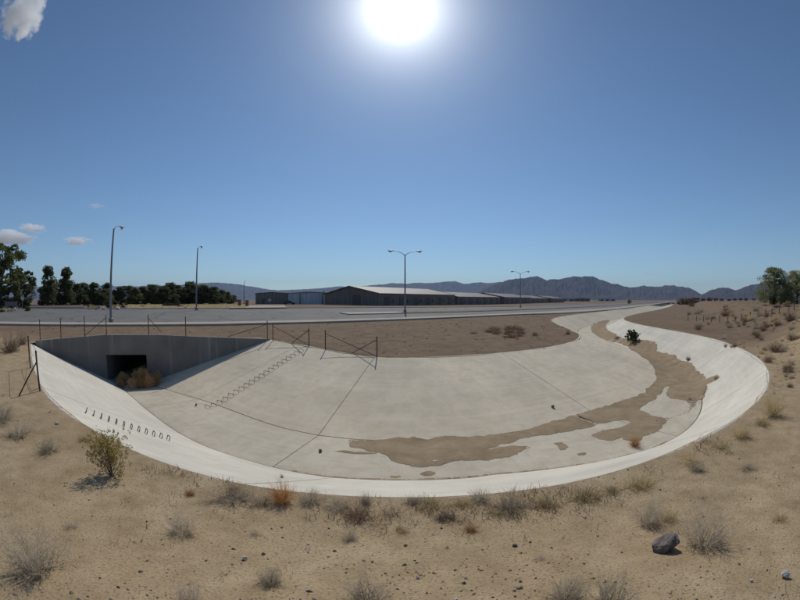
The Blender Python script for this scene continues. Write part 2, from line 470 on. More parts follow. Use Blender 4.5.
def zfloor(x): return -2.4 - 0.35 * sstep(-6, -17, x)
def bank_run(p, q):
    """horizontal run of the bank from its top p, in direction q, down to the floor"""
    r = 5.0
    for _ in range(8): r = float(p[3] * (p[2] - zfloor(p[0] + q[0] * r)))
    return r
# plan of the headwall with its culvert opening and the two wing walls: (x, y, z of the top)
HL = np.array([-18.96, 18.25]); HRb = np.array([-15.6, 20.1])
hdir = (HRb - HL) / np.linalg.norm(HRb - HL)
HW = [(-22.15, 14.45, 0.12), (HL[0], HL[1], 0.36), (HRb[0], HRb[1], 0.36), (P(271, 339.5, -.15)[0], P(271, 339.5, -.15)[1], -0.12)]
CHPOLY = [tuple(q[:2]) for q in NTs if q[0] > -22.0 or q[1] < 13.6] + [tuple(q[:2]) for q in FTs[::-1] if q[0] > HW[3][0] + 0.05] + [HW[3][:2], HW[2][:2], HW[1][:2], HW[0][:2]]
# near edge of the sidewalk
KP = [at(x, y, 0) for x, y in ((0, 325.3), (60, 326.2), (120, 326.3), (180, 326), (250, 325.4), (330, 323.6), (420, 319.6), (500, 315.4), (560, 312.4), (600, 309.8), (630, 307.2))]
KX = np.array([q[0] for q in KP]); KY = np.array([q[1] for q in KP])
kw = 1 / np.hypot(KX, KY)
KF = np.polyfit(KX, KY, 2, w=kw)
X1 = KX.max(); SLOPE1 = np.polyval(np.polyder(KF), X1); SLOPE0 = np.polyval(np.polyder(KF), -60)
def kerby(x):
    x = np.asarray(x, float)
    y = np.polyval(KF, np.clip(x, -60, X1))
    return y + np.clip(x - X1, 0, None) * SLOPE1 + np.clip(x + 60, None, 0) * SLOPE0
def kslope(x):
    return np.polyval(np.polyder(KF), np.clip(x, -60, X1))
def roadt(x, y):
    return (np.asarray(y, float) - kerby(x)) / np.sqrt(1 + kslope(x) ** 2)
def zterr(x, y):
    x = np.atleast_1d(np.asarray(x, float)); y = np.atleast_1d(np.asarray(y, float))
    t = roadt(x, y)
    A = np.interp(x, [-20, 40], [0.95, 0.35])
    zr = A * np.clip((t - 4) / 28, 0, 1)
    low = (-0.32 * sstep(6, 24, x) - 0.3 * sstep(14, 18, y) * sstep(-14, -6, x) * (1 - sstep(6, 24, x))) * (1 - sstep(-16, -2, t))
    d1, z1 = polydist(x, y, NTs[::2]); d2, z2 = polydist(x, y, FTs[::2])
    d = np.minimum(d1, d2); zt = np.where(d1 < d2, z1, z2)
    base = zr + low
    nearside = sstep(9, 3, y) if False else 1.0
    bumpc = 0.9 * np.exp(-(x * x + y * y) / (2 * 3.2 ** 2)) * sstep(0, 4.0, d)
    s = (x - 11) * 0.719 - (y - 0) * 0.695 + 1.3 * fbm(x / 7, y / 7, 5, 3)
    rough = fbm(x / 2.5, y / 2.5, 9, 4)
    # the bank heaped up along the right, as high as the eye
    mound = (2.3 * sstep(-3, 7, s) + 0.35 * sstep(10, 40, s)) * sstep(0.2, 5, d) * sstep(2.0, 9, x)
    md = sstep(-2, 4, s) * sstep(30, 8, s) * sstep(0.5, 4, d)
    w = np.exp(-(d / np.where(d1 < d2, 2.2, 4.0)) ** 2)
    h = base * (1 - w) + zt * w + bumpc + mound
    flat = 1 - sstep(-3, -0.5, t) * (1 - sstep(40, 50, t))
    far = np.hypot(x, y)
    return h + (0.05 * rough + 0.02 * fbm(x * 1.7, y * 1.7, 3, 3)) * sstep(0.1, 1.5, d) * flat * (1 - sstep(60, 200, far)) + 0.42 * rough * md
def zconc(x, y):
    d1, z1, s1 = polydist(x, y, NTs, True); d2, z2, s2 = polydist(x, y, FTs, True)
    return np.maximum(np.maximum(z1 - d1 / s1, z2 - d2 / s2), zfloor(np.atleast_1d(x)))
def zsurf(x, y):
    x = np.atleast_1d(np.asarray(x, float)); y = np.atleast_1d(np.asarray(y, float))
    i = inpoly(x, y, CHPOLY)
    z = zterr(x, y)
    if i.any(): z[i] = zconc(x[i], y[i])
    return z
def hit(px, py, fun=None, tmax=2500):
    d = pdir(px, py); ts = np.geomspace(0.8, tmax, 180)
    fun = fun or zsurf
    X = d[0] * ts; Y = d[1] * ts; Z = CAM_Z + d[2] * ts
    g = Z - fun(X, Y)
    k = np.argmax(g < 0)
    if not (g < 0).any(): k = len(ts) - 1
    lo, hi = ts[max(k - 1, 0)], ts[k]
    for _ in range(3):
        tt = np.linspace(lo, hi, 14); g = CAM_Z + d[2] * tt - fun(d[0] * tt, d[1] * tt)
        k = int(np.argmax(g < 0)) if (g < 0).any() else 13
        lo, hi = tt[max(k - 1, 0)], tt[k]
    t = (lo + hi) / 2
    return np.array([d[0] * t, d[1] * t, CAM_Z + d[2] * t])

# ------------------------------------------------------------------ ground sheet
def build_ground():
    rng = np.random.default_rng(3)
    # the ragged edge where dirt lies over the concrete shoulder
    def ragged(PL, side, seed):
        s = np.cumsum(np.r_[0, np.hypot(*np.diff(PL[:, :2], axis=0).T)]); t = [0.0]
        while t[-1] < s[-1]:
            r = math.hypot(np.interp(t[-1], s, PL[:, 0]), np.interp(t[-1], s, PL[:, 1])); t.append(t[-1] + max(0.09, 0.011 * r))
        t = np.array(t[:-1]); Q = np.c_[np.interp(t, s, PL[:, 0]), np.interp(t, s, PL[:, 1])]
        nn = normals2(Q)
        off = 0.07 + 0.17 * np.clip(fbm(t / 1.9, t * 0 + seed, seed, 5), -0.3, 1) + 0.03 * fbm(t * 3.1, t * 0, seed + 3, 2)
        return Q + nn * (side * off)[:, None]
    ns = 1
    # inward of NT is to the left of travel for NT (runs left to right, channel ahead)
    a = ragged(NTs, 1, 1)
    b_ = ragged(FTs, -1, 4)
    keepa = [tuple(q) for q in a if q[0] > -22.0 or q[1] < 13.6]
    keepb = [tuple(q) for q in b_ if q[0] > HW[3][0] + 0.2]
    hwl = [HW[3][:2], HW[2][:2], HW[1][:2], HW[0][:2]]
    hw2 = []
    for i in range(3):
        p, q = np.array(hwl[i]), np.array(hwl[i + 1])
        for k in range(8): hw2.append(tuple(p + (q - p) * k / 8))
    hw2.append(hwl[-1])
    # sit on the back half of the wall thickness
    ring = keepa + keepb[::-1] + [(x - 0.05, y + 0.15) for x, y in hw2]
    an = np.r_[np.arange(-96, 96.1, 0.75), np.arange(104, 264, 8)]
    rr = [0.6]
    while rr[-1] < 15500: rr.append(rr[-1] * (1.042 if rr[-1] < 120 else 1.09))
    pts = [(0.0, 0.0)]
    for i, r in enumerate(rr):
        jit = 0.5 * (i % 2)
        aa = R(1) * (an + jit * 0.75)
        pts += list(zip(r * np.sin(aa), r * np.cos(aa)))
    pts = np.array(pts)
    ra = np.array(ring)
    ring3 = np.c_[ra, np.zeros(len(ra))]
    dd, _ = polydist(pts[:, 0], pts[:, 1], np.vstack([ring3, ring3[:1]]))
    ins = inpoly(pts[:, 0], pts[:, 1], ring)
    pr = np.hypot(pts[:, 0], pts[:, 1])
    keep = (~ins) & (dd > np.maximum(0.06, 0.008 * pr))
    pts = pts[keep]
    allp = [Vector(q) for q in ring] + [Vector(q) for q in pts]
    k = len(ring)
    vo, eo, fo, _, _, _ = delaunay_2d_cdt(allp, [(i, (i + 1) % k) for i in range(k)], [], 0, 1e-5)
    v = np.array([(q.x, q.y) for q in vo])
    f = np.array([t for t in fo if len(t) == 3])
    c = v[f].mean(1)
    f = f[~inpoly(c[:, 0], c[:, 1], ring)]
    z = zterr(v[:, 0], v[:, 1])
    # rim vertices lie on the concrete
    dr, _ = polydist(v[:, 0], v[:, 1], np.vstack([ring3, ring3[:1]]))
    rim = dr < 0.01
    hwp = np.array([(x - 0.05, y + 0.15, 0) for x, y in hw2])
    dh, _ = polydist(v[:, 0], v[:, 1], hwp)
    hwz = np.array([q[2] for q in HW])
    onc = rim & (dh > 0.3)
    z[onc] = zconc(v[onc, 0], v[onc, 1]) + 0.012
    nearh = np.exp(-(dh / 2.5) ** 2)
    # behind the headwall the fill comes up to just under the wall top
    hp = np.array(HW)
    _, zt = polydist(v[:, 0], v[:, 1], hp[:, :3])
    z = np.where(onc, z, z * (1 - nearh) + (zt - 0.07) * nearh)
    o = obj('ground', mesh('ground', np.c_[v, z], f, 'dirt', smooth=True))
    kind(o, 'structure')
build_ground()

# ------------------------------------------------------------------ concrete channel
channel = thing('drainage_channel', 'long curving pale concrete drainage channel with sloping banks and a box culvert', 'drainage channel', (0, 0, 0))
def stations(PL, marks, spacing, far_spacing=20):
    """indices along PL where the slab joints fall"""
    s = np.cumsum(np.r_[0, np.hypot(*np.diff(PL[:, :2], axis=0).T)])
    ids = []
    for mx in marks:
        d = np.hypot(PL[:, 0] - mx[0], PL[:, 1] - mx[1]); ids.append(int(np.argmin(d)))
    i = ids[-1]; cur = s[i]
    while True:
        sp = spacing if math.hypot(*PL[i, :2]) < 60 else far_spacing
        cur += sp
        if cur >= s[-1] - 4: break
        i = int(np.searchsorted(s, cur)); ids.append(i)
    i = ids[0]; cur = s[i]
    while cur - spacing > 3:
        cur -= spacing; ids.insert(0, int(np.searchsorted(s, cur)))
    return sorted(set([0] + ids + [len(PL) - 1])), s
def bank_slab(PL, nn, s, i0, i1, side, m, name, gap=0.014):
    rows = [-0.3, 0.0] + [k / 8 for k in range(1, 9)]
    rowsv = []; uv = []
    idx = list(range(i0, i1 + 1))
    for j, i in enumerate(idx):
        p = PL[i].copy(); q = nn[i] * side
        if i == i0 or i == i1:
            # leave the joint open
            o2 = idx[1] if i == i0 else idx[-2]
            t = PL[o2] - PL[i]; t = t / np.linalg.norm(t); p = p + t * gap
        SL = p[3]; run = bank_run(p, q) - 0.03
        for r in rows:
            if r < 0: x, y, z = p[0] + q[0] * r, p[1] + q[1] * r, p[2] - 0.13
            else: x, y, z = p[0] + q[0] * run * r, p[1] + q[1] * run * r, p[2] - run * r / SL
            rowsv.append((x, y, z)); uv.append((s[i], max(r, 0) * run))
    R_ = len(rows); n_ = len(idx)
    v = rowsv + [(x, y, z - 0.14) for x, y, z in rowsv]; uv = uv + uv
    off = R_ * n_
    f = []
    for j in range(n_ - 1):
        for r in range(R_ - 1):
            a = j * R_ + r; q4 = (a, a + R_, a + R_ + 1, a + 1)
            f.append(q4 if side < 0 else q4[::-1])
    for r in range(R_ - 1):
        a = r; f.append((a, a + 1, a + 1 + off, a + off)); a = (n_ - 1) * R_ + r; f.append((a + 1, a, a + off, a + 1 + off))
    for j in range(n_ - 1):
        a = j * R_; f.append((a + R_, a, a + off, a + R_ + off)); a = j * R_ + R_ - 1; f.append((a, a + R_, a + R_ + off, a + off))
    me = mesh(name, v, f, m, uv)
    return obj(name, me, channel)
nnN = normals2(NTs); nnF = normals2(FTs)
stN, sN = stations(NTs, [(-2.3, 4.4)], 9.2)
jm = [at(297, 343.8, -.24), at(375, 356.6, -.5), at(503, 352, -.51)]
stF, sF = stations(FTs, [q[:2] for q in jm], 9.2)
near_slabs = []; far_slabs = []
for a_, b_ in zip(stN[:-1], stN[1:]):
    if b_ > a_: near_slabs.append((a_, b_, bank_slab(NTs, nnN, sN, a_, b_, 1, 'near_concrete', 'near_bank_slab')))
for a_, b_ in zip(stF[:-1], stF[1:]):
    if b_ > a_: far_slabs.append((a_, b_, bank_slab(FTs, nnF, sF, a_, b_, -1, 'concrete', 'far_bank_slab')))
def toe(PL, nn, side, extra=0.0):
    run = np.array([bank_run(p, q * side) for p, q in zip(PL, nn)])
    return PL[:, :2] + nn * (side * (run + extra))[:, None]
TN = toe(NTs, nnN, 1); TF = toe(FTs, nnF, -1)
# floor slabs: strips between the two toes, cut at matching stations
def resample(PL2, i0, i1, n_):
    q = PL2[i0:i1 + 1]; s = np.cumsum(np.r_[0, np.hypot(*np.diff(q, axis=0).T)]); t = np.linspace(0, s[-1], n_)
    return np.c_[np.interp(t, s, q[:, 0]), np.interp(t, s, q[:, 1])]
def floor_slabs():
    cutF = [i for i in stF]
    # partner of each far-toe cut on the near toe: nearest toe point, monotone
    cutN = []
    last = 0
    for i in cutF:
        d = np.hypot(TN[:, 0] - TF[i, 0], TN[:, 1] - TF[i, 1]); d[:last] = 1e9
        last = int(np.argmin(d)); cutN.append(last)
    cutN[0] = 0; cutN[-1] = len(TN) - 1
    cf, cn = [0], [0]
    for i, j in zip(cutF[1:], cutN[1:]):
        if j > cn[-1] + 3 and i > cf[-1] + 3: cf.append(i); cn.append(j)
    cutF, cutN = cf, cn
    for k in range(len(cutF) - 1):
        a0, a1, b0, b1 = cutN[k], cutN[k + 1], cutF[k], cutF[k + 1]
        if a1 <= a0 or b1 <= b0: continue
        n_ = max(6, min(40, int(max(b1 - b0, a1 - a0))))
        A = resample(TN, a0, a1, n_); B = resample(TF, b0, b1, n_)
        nr = 5; v = []; uv = []
        for j in range(n_):
            w = B[j] - A[j]; L = np.linalg.norm(w) + 1e-9; w /= L
            for r in range(nr):
                t = r / (nr - 1); q = A[j] + w * (0.02 + (L - 0.04) * t)
                if j == 0 or j == n_ - 1:
                    tg = (A[1] - A[0]) if j == 0 else (A[-2] - A[-1]); q = q + tg / (np.linalg.norm(tg) + 1e-9) * 0.014
                v.append((q[0], q[1], float(zfloor(q[0])))); uv.append((j * 0.5, t * L))
        off = len(v); v += [(x, y, z - 0.14) for x, y, z in v]; uv += uv
        f = []
        for j in range(n_ - 1):
            for r in range(nr - 1):
                a = j * nr + r; f.append((a, a + nr, a + nr + 1, a + 1)[::-1] if False else (a, a + nr, a + nr + 1, a + 1))
            a = j * nr; f.append((a + nr, a, a + off, a + nr + off)); a = j * nr + nr - 1; f.append((a, a + nr, a + nr + off, a + off))
        for r in range(nr - 1):
            a = r; f.append((a, a + 1, a + 1 + off, a + off)); a = (n_ - 1) * nr + r; f.append((a + 1, a, a + off, a + 1 + off))
        obj('floor_slab', mesh('floor_slab', v, f, 'floor_concrete', uv), channel)
floor_slabs()
# dark packing under the joints
def joint_bed():
    v = []; f = []
    for PL, nn, side in ((NTs, nnN, 1), (FTs, nnF, -1)):
        k = len(v)
        for i in range(len(PL)):
            q = nn[i] * side; SL = PL[i, 3]; run = bank_run(PL[i], q) + 0.4
            for r in (-0.15, run - 0.4, run + 0.6):
                z = PL[i, 2] - min(max(r, 0), run - 0.4) / SL - 0.06
                v.append((PL[i, 0] + q[0] * r, PL[i, 1] + q[1] * r, z))
        for i in range(len(PL) - 1):
            for r in range(2):
                a = k + i * 3 + r; f.append((a, a + 3, a + 4, a + 1))
    obj('joint_packing', mesh('joint_packing', v, f, 'joint_dark'), channel)
joint_bed()
# cross wall that closes the far end
MB().add([(*NTs[-1, :2], -4), (*FTs[-1, :2], -4), (*FTs[-1, :2], -.38), (*NTs[-1, :2], -.38)], [(0, 1, 2, 3)]).build('end_wall', 'concrete', channel)

# headwall, wing walls, culvert barrel
def headwall():
    th = 0.34
    bk = np.array([-hdir[1], hdir[0]]) * th
    if bk[1] < 0: bk = -bk
    zb = -3.0; z0 = -2.76
    OW0, OW1 = 0.04, 0.775 * np.linalg.norm(HRb - HL); OT = -0.93
    L = np.linalg.norm(HRb - HL)
    def slab(mb, s0, s1, za, zt):
        p = HL + hdir * s0; q = HL + hdir * s1
        c = [p, q, q + bk, p + bk]
        mb.add([(*x, za) for x in c] + [(*x, zt) for x in c], [(0, 3, 2, 1), (4, 5, 6, 7), (0, 1, 5, 4), (1, 2, 6, 5), (2, 3, 7, 6), (3, 0, 4, 7)])
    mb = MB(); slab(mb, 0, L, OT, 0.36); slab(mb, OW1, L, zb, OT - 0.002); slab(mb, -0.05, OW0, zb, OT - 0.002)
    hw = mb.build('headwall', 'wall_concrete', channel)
    # barrel: floor, two sides, roof and a dark far end
    dep = bk / th
    p = HL + hdir * OW0 + bk; q = HL + hdir * OW1 + bk
    e = dep * 16
    mb = MB()
    t = 0.2
    for (a, b2, za, zt) in ((p - hdir * t, p, z0 - t, OT + t), (q, q + hdir * t, z0 - t, OT + t), (p, q, OT + 0.003, OT + t), (p, q, z0 - t, z0)):
        c = [a, b2, b2 + e, a + e]
        mb.add([(*x, za) for x in c] + [(*x, zt) for x in c], [(0, 3, 2, 1), (4, 5, 6, 7), (0, 1, 5, 4), (1, 2, 6, 5), (2, 3, 7, 6), (3, 0, 4, 7)])
    c = [p + e * 1.001, q + e * 1.001]
    mb.add([(*c[0], z0), (*c[1], z0), (*c[1], OT + t), (*c[0], OT + t)], [(0, 1, 2, 3)])
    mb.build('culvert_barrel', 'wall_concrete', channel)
    # apron slab in the mouth
    a = HL - dep * 0.9; b2 = HL + hdir * L - dep * 0.9
    # wing walls, each in cast bays about 2.6 m long
    for (A, B) in ((HW[1], HW[0]), (HW[2], HW[3])):
        a = np.array(A[:2]); b2 = np.array(B[:2]); D = b2 - a; LL = np.linalg.norm(D); D /= LL
        nb = np.array([-D[1], D[0]]);
        if nb[1] < 0: nb = -nb
        nb = nb * (th - 0.004)
        ww = obj('wing_wall', None, channel)
        cnt = max(1, round(LL / 2.6))
        for k in range(cnt):
            s0 = LL * k / cnt + (0.004 if k else 0.002); s1 = LL * (k + 1) / cnt - 0.004
            zt0 = A[2] + (B[2] - A[2]) * s0 / LL; zt1 = A[2] + (B[2] - A[2]) * s1 / LL
            c = [a + D * s0, a + D * s1, a + D * s1 + nb, a + D * s0 + nb]
            mb = MB(); mb.add([(*x, zb) for x in c] + [(*c[0], zt0), (*c[1], zt1), (*c[2], zt1), (*c[3], zt0)],
                              [(0, 3, 2, 1), (4, 5, 6, 7), (0, 1, 5, 4), (1, 2, 6, 5), (2, 3, 7, 6), (3, 0, 4, 7)])
            mb.build('wall_bay', 'wall_concrete', ww)
headwall()

# step irons set into the banks
def surf_normal(p):
    e = 0.05; z = zconc(np.array([p[0] - e, p[0] + e, p[0], p[0]]), np.array([p[1], p[1], p[1] - e, p[1] + e]))
    return Vector(((z[0] - z[1]) / (2 * e), (z[2] - z[3]) / (2 * e), 1)).normalized()
def step_irons(pa, pb, count, parent):
    mid = (np.array(pa) + np.array(pb)) / 2
    nrm = surf_normal(mid); d = Vector(pb - pa).normalized(); side = nrm.cross(d).normalized(); d = side.cross(nrm)
    w = 0.2; h = 0.13; r = 0.013
    pts = [(-w, 0, -0.08), (-w, 0, h - 0.03), (-w + 0.03, 0, h), (w - 0.03, 0, h), (w, 0, h - 0.03), (w, 0, -0.08)]
    me = MB().tube(pts, r, 6).mesh('step_iron', 'rust_steel')
    for k in range(count):
        q = np.array(pa) + (np.array(pb) - np.array(pa)) * k / (count - 1)
        z = float(zconc(np.array([q[0]]), np.array([q[1]]))[0])
        mt = Matrix((side, d, nrm)).transposed().to_4x4(); mt.translation = (q[0], q[1], z)
        o = obj('step_iron', me, parent); o.matrix_world = mt
far_parent = min(far_slabs, key=lambda t: np.hypot(*(FTs[(t[0] + t[1]) // 2, :2] - np.array([-4.5, 20]))))[2]
near_parent = min(near_slabs, key=lambda t: np.hypot(*(NTs[(t[0] + t[1]) // 2, :2] - np.array([-7, 5.6]))))[2]
step_irons(hit(208, 407.5), hit(301, 351), 20, far_parent)
step_irons(hit(86, 412.5), hit(168, 440), 12, near_parent)

# ------------------------------------------------------------------ silt on the channel floor
from mathutils.bvhtree import BVHTree
def slab_tree():
    v = []; f = []
    for o in channel.children:
        if o.name.split('.')[0] in ('near_bank_slab', 'far_bank_slab', 'floor_slab'):
            k = len(v); v += [q.co.copy() for q in o.data.vertices]; f += [tuple(i + k for i in q.vertices) for q in o.data.polygons]
    return BVHTree.FromPolygons(v, f)
BVH = slab_tree()
def zslab(x, y):
    z = zconc(x, y)
    for i in range(len(z)):
        h = BVH.ray_cast(Vector((x[i], y[i], 3)), Vector((0, 0, -1)))
        if h[0] is not None and abs(h[0].z - z[i]) < 0.6: z[i] = max(z[i], h[0].z)
    return z
def silt():
    rng = random.Random(5)
    outer = [(349, 439.5), (382, 438.5), (432, 437.6), (476, 435), (507, 432), (535, 426), (562, 419), (590, 411.5), (617, 403), (643, 392), (651, 385), (656, 377), (653, 366),
             (640, 355), (627, 347), (601, 338), (592, 331.5), (594, 324), (609, 320.3), (606, 325), (608, 330), (615, 334), (622, 338), (638, 340), (655, 342), (658, 350),
             (671, 354), (688, 362), (699, 371), (706, 381), (706, 390), (701, 400), (690, 410), (676, 418), (646, 437.5), (635, 443), (621, 437.5), (610, 441.6), (591, 436), (600, 431),
             (628, 424.5), (627, 420.5), (600, 424.5), (565, 431.5), (535, 437), (513, 442), (487, 449.5), (500, 447.6), (515, 445), (535, 446.5), (520, 453), (512, 458), (492, 459.6), (462, 461), (443, 465),
             (426, 467), (404, 466), (391, 458), (380, 452), (351, 447)]
    hole = [(637, 409.5), (655, 399), (668, 386), (669, 398), (688, 401), (686, 412), (668, 418), (650, 415)]
    small = [[(553, 443), (562, 442), (570, 448), (560, 450.5)], [(330, 451), (352, 450.5), (378, 453.5), (360, 455)], [(576, 453), (586, 452.5), (584, 455), (578, 455.5)],
             [(391, 475.6), (402, 475.2), (402, 477.4), (390, 477.6)], [(415, 473.6), (434, 472.4), (432, 474), (416, 474.8)]]
    lobe = [(704, 380), (712, 376), (718, 375), (719, 378.5), (713, 381.5), (706, 384)]
    def world(poly, amp):
        w = [hit(x, y, zconc_c) for x, y in poly]
        w = list(catmull(w + w[:1], 0.6)[:-1])
        outp = []
        for i in range(len(w)):
            a, b2 = w[i], w[(i + 1) % len(w)]
            L = np.hypot(*(b2 - a)[:2]); dist = math.hypot(*a[:2])
            k = max(1, int(L / max(0.1, dist * 0.009)))
            for j in range(k):
                q = a + (b2 - a) * j / k; t = (b2 - a)[:2] / (L + 1e-9)
                o = amp * float(fbm(q[0] * 1.1, q[1] * 1.1, 7, 5)) + 0.13 * float(fbm(q[0] * 4, q[1] * 4, 9, 4))
                outp.append((q[0] - t[1] * o, q[1] + t[0] * o))
        return outp
    def zconc_c(x, y): return zconc(x, y)
    rings = [world(outer, 0.26), world(hole, 0.2)] + [world(s, 0.12) for s in small] + [world(lobe, 0.15)]
    # thin line of dirt along the near toe
    sN_ = TN[(TN[:, 0] > -3.2) & (TN[:, 0] < 9.5)]
    w_ = 0.09 + 0.07 * fbm(sN_[:, 0] * 1.1, sN_[:, 1], 21, 3)
    strip = [(q[0], q[1] - w) for q, w in zip(sN_, w_)] + [(q[0], q[1] + w) for q, w in zip(sN_[::-1], w_[::-1])]
    rings.append(strip)
    V = []; Fc = []; CV = []
    groups = [(0, [1])] + [(i, []) for i in range(2, len(rings))]
    for oi, holes in groups:
        pts = list(rings[oi]); ed = [(i, (i + 1) % len(pts)) for i in range(len(pts))]
        for h in holes:
            k = len(pts); pts += rings[h]; ed += [(k + i, k + (i + 1) % len(rings[h])) for i in range(len(rings[h]))]
        A = np.array(rings[oi]); nb = len(pts)
        ip = []
        for _ in range(14000 if oi == 0 else 80):
            x = rng.uniform(A[:, 0].min(), A[:, 0].max()); y = rng.uniform(A[:, 1].min(), A[:, 1].max()); ip.append((x, y))
        ip = np.array(ip)
        ok = inpoly(ip[:, 0], ip[:, 1], rings[oi])
        for h in holes: ok &= ~inpoly(ip[:, 0], ip[:, 1], rings[h])
        pts += [tuple(q) for q in ip[ok]]
        vo, _, fo, _, _, _ = delaunay_2d_cdt([Vector(q) for q in pts], ed, [], 0, 1e-5)
        v = np.array([(q.x, q.y) for q in vo]); f = np.array([t for t in fo if len(t) == 3]); c = v[f].mean(1)
        kp = inpoly(c[:, 0], c[:, 1], rings[oi])
        for h in holes: kp &= ~inpoly(c[:, 0], c[:, 1], rings[h])
        f = f[kp]
        rs = [np.c_[np.array(rings[i]), np.zeros(len(rings[i]))] for i in [oi] + holes]
        dd = np.min([polydist(v[:, 0], v[:, 1], np.vstack([q, q[:1]]))[0] for q in rs], axis=0)
        z = zslab(v[:, 0], v[:, 1]) + 0.006 + sstep(0, 0.35, dd) * (0.028 + 0.035 * (fbm(v[:, 0] * 1.3, v[:, 1] * 1.3, 31, 5) + 0.5))
        k = len(V); V += np.c_[v, z].tolist(); Fc += (f + k).tolist(); CV += sstep(0, 0.2 if oi == 0 else 0.08, dd).tolist()
    me = mesh('silt', V, Fc, 'silt', smooth=True)
    me.attributes.new('cover', 'FLOAT', 'POINT').data.foreach_set('value', np.array(CV, np.float32))
    o = obj('silt', me)
    kind(o, 'stuff', 'brown silt and sand washed along the floor of the concrete channel'); o['category'] = 'silt'
silt()

# ------------------------------------------------------------------ road, sidewalk, kerbs, median
def strip_xs(x0, x1):
    xs = [x0]
    while xs[-1] < x1:
        d = math.hypot(xs[-1], float(kerby(xs[-1]))); xs.append(xs[-1] + max(1.5, d * 0.05))
    xs[-1] = x1
    return np.array(xs)
def strip(name, t0, t1, x0, x1, lift, m, thick=0.0, rows=4, kindname='structure'):
    xs = strip_xs(x0, x1); sl_ = kslope(xs); nx = -sl_ / np.sqrt(1 + sl_ ** 2); ny = 1 / np.sqrt(1 + sl_ ** 2); ky = kerby(xs)
    v = []; f = []
    tt = np.linspace(t0, t1, rows)
    for i in range(len(xs)):
        for t in tt: v.append((xs[i] + nx[i] * t, ky[i] + ny[i] * t, 0))
    va = np.array(v); va[:, 2] = zterr(va[:, 0], va[:, 1]) + lift
    v = va.tolist(); n_ = rows
    for i in range(len(xs) - 1):
        for r in range(n_ - 1):
            a = i * n_ + r; f.append((a, a + n_, a + n_ + 1, a + 1))
    if thick:
        k = len(v); v += [(x, y, z - thick) for x, y, z in v]
        for i in range(len(xs) - 1):
            a = i * n_; f.append((a, a + k, a + n_ + k, a + n_)); a = i * n_ + n_ - 1; f.append((a, a + n_, a + n_ + k, a + k))
        a = 0; f += [(r, r + 1, r + 1 + k, r + k) for r in range(n_ - 1)]
        e = (len(xs) - 1) * n_; f += [(e + r, e + r + k, e + r + 1 + k, e + r + 1) for r in range(n_ - 1)]
    # winding upward
    f = [q[::-1] for q in f]
    o = obj(name, mesh(name, v, f, m))
    o['kind'] = kindname
    return o
XR = 900
strip('road', 3.7, 32.3, -260, XR, 0.05, 'asphalt', rows=8)
strip('sidewalk', 0.0, 3.5, -260, XR, 0.2, 'pavement', thick=0.4)
strip('kerb', 3.505, 3.75, -260, XR, 0.19, 'kerb', thick=0.3, rows=2)
def median_x(px, t):
    """where the line t metres beyond the kerb crosses image column px"""
    d = pdir(px, 310); xs = np.linspace(-80, 120, 2001); sl_ = kslope(xs); q = np.sqrt(1 + sl_ ** 2)
    X = xs - sl_ / q * t; Y = kerby(xs) + t / q
    return float(xs[np.argmin(np.abs(X * d[1] - Y * d[0]))])
lp = hit(405, 313.3, zterr); TM = float(roadt(lp[0], lp[1])); MA, MB_ = median_x(344, TM), median_x(400, TM)
strip('median', TM - 1.3, TM + 1.3, MB_ + 0.5, XR, 0.2, 'dirt', thick=0.4)
strip('median_kerb', TM - 1.7, TM - 1.305, MB_ + 0.1, XR, 0.21, 'kerb', thick=0.4, rows=2)
strip('median_kerb', TM + 1.305, TM + 1.7, MB_ + 0.1, XR, 0.21, 'kerb', thick=0.4, rows=2)
strip('median_nose', TM - 1.7, TM + 1.7, MA, MB_ + 0.05, 0.22, 'kerb', thick=0.4)
strip('kerb', 32.2, 32.6, -260, XR, 0.2, 'kerb', thick=0.35, rows=2)
strip('sidewalk', 32.61, 34.6, -40, XR, 0.19, 'pavement', thick=0.3)
strip('edge_line', 4.25, 4.6, -31, -20.5, 0.056, 'road_paint', rows=2)
def patch(name, pix, lift, m, z=0.95):
    w = [hit(x, y, zterr) for x, y in pix]
    v = []; f = []
    a = np.array(w)
    n_ = 6
    # bilinear quad from four corners
    for i in range(n_):
        for j in range(n_):
            s, t = i / (n_ - 1), j / (n_ - 1)
            q = a[0] * (1 - s) * (1 - t) + a[1] * s * (1 - t) + a[2] * s * t + a[3] * (1 - s) * t
            v.append(q)
    va = np.array(v); va[:, 2] = zterr(va[:, 0], va[:, 1]) + lift
    for i in range(n_ - 1):
        for j in range(n_ - 1):
            k = i * n_ + j; f.append((k, k + n_, k + n_ + 1, k + 1))
    o = obj(name, mesh(name, va, f, m)); o['kind'] = 'structure'
    return o
patch('driveway', [(20, 308.5), (87, 308.8), (80, 305.2), (32, 305.0)], 0.24, 'old_asphalt')
patch('driveway', [(229, 309.2), (287, 308.6), (284, 306.2), (240, 306.4)], 0.24, 'pavement')

# ------------------------------------------------------------------ plants
def ribbons(segs, name, m, rng):
    """segs: list of (p0, p1, w0, w1) -> flat narrow faces turned at random"""
    v = []; f = []
    for p0, p1, w0, w1 in segs:
        d = (p1 - p0)
        if d.length < 1e-6: continue
        a = d.cross(Vector((rng.uniform(-1, 1), rng.uniform(-1, 1), rng.uniform(-1, 1))))
        if a.length < 1e-6: continue
        a.normalize(); k = len(v)
        if w1 <= 0:
            v += [p0 - a * w0, p0 + a * w0, p1]; f.append((k, k + 1, k + 2))
        else:
            v += [p0 - a * w0, p0 + a * w0, p1 + a * w1, p1 - a * w1]; f.append((k, k + 1, k + 2, k + 3))
    return mesh(name, [tuple(q) for q in v], f, m)
def rv(rng): 
    while True:
        q = Vector((rng.uniform(-1, 1), rng.uniform(-1, 1), rng.uniform(-1, 1)))
        if 0.01 < q.length < 1: return q.normalized()
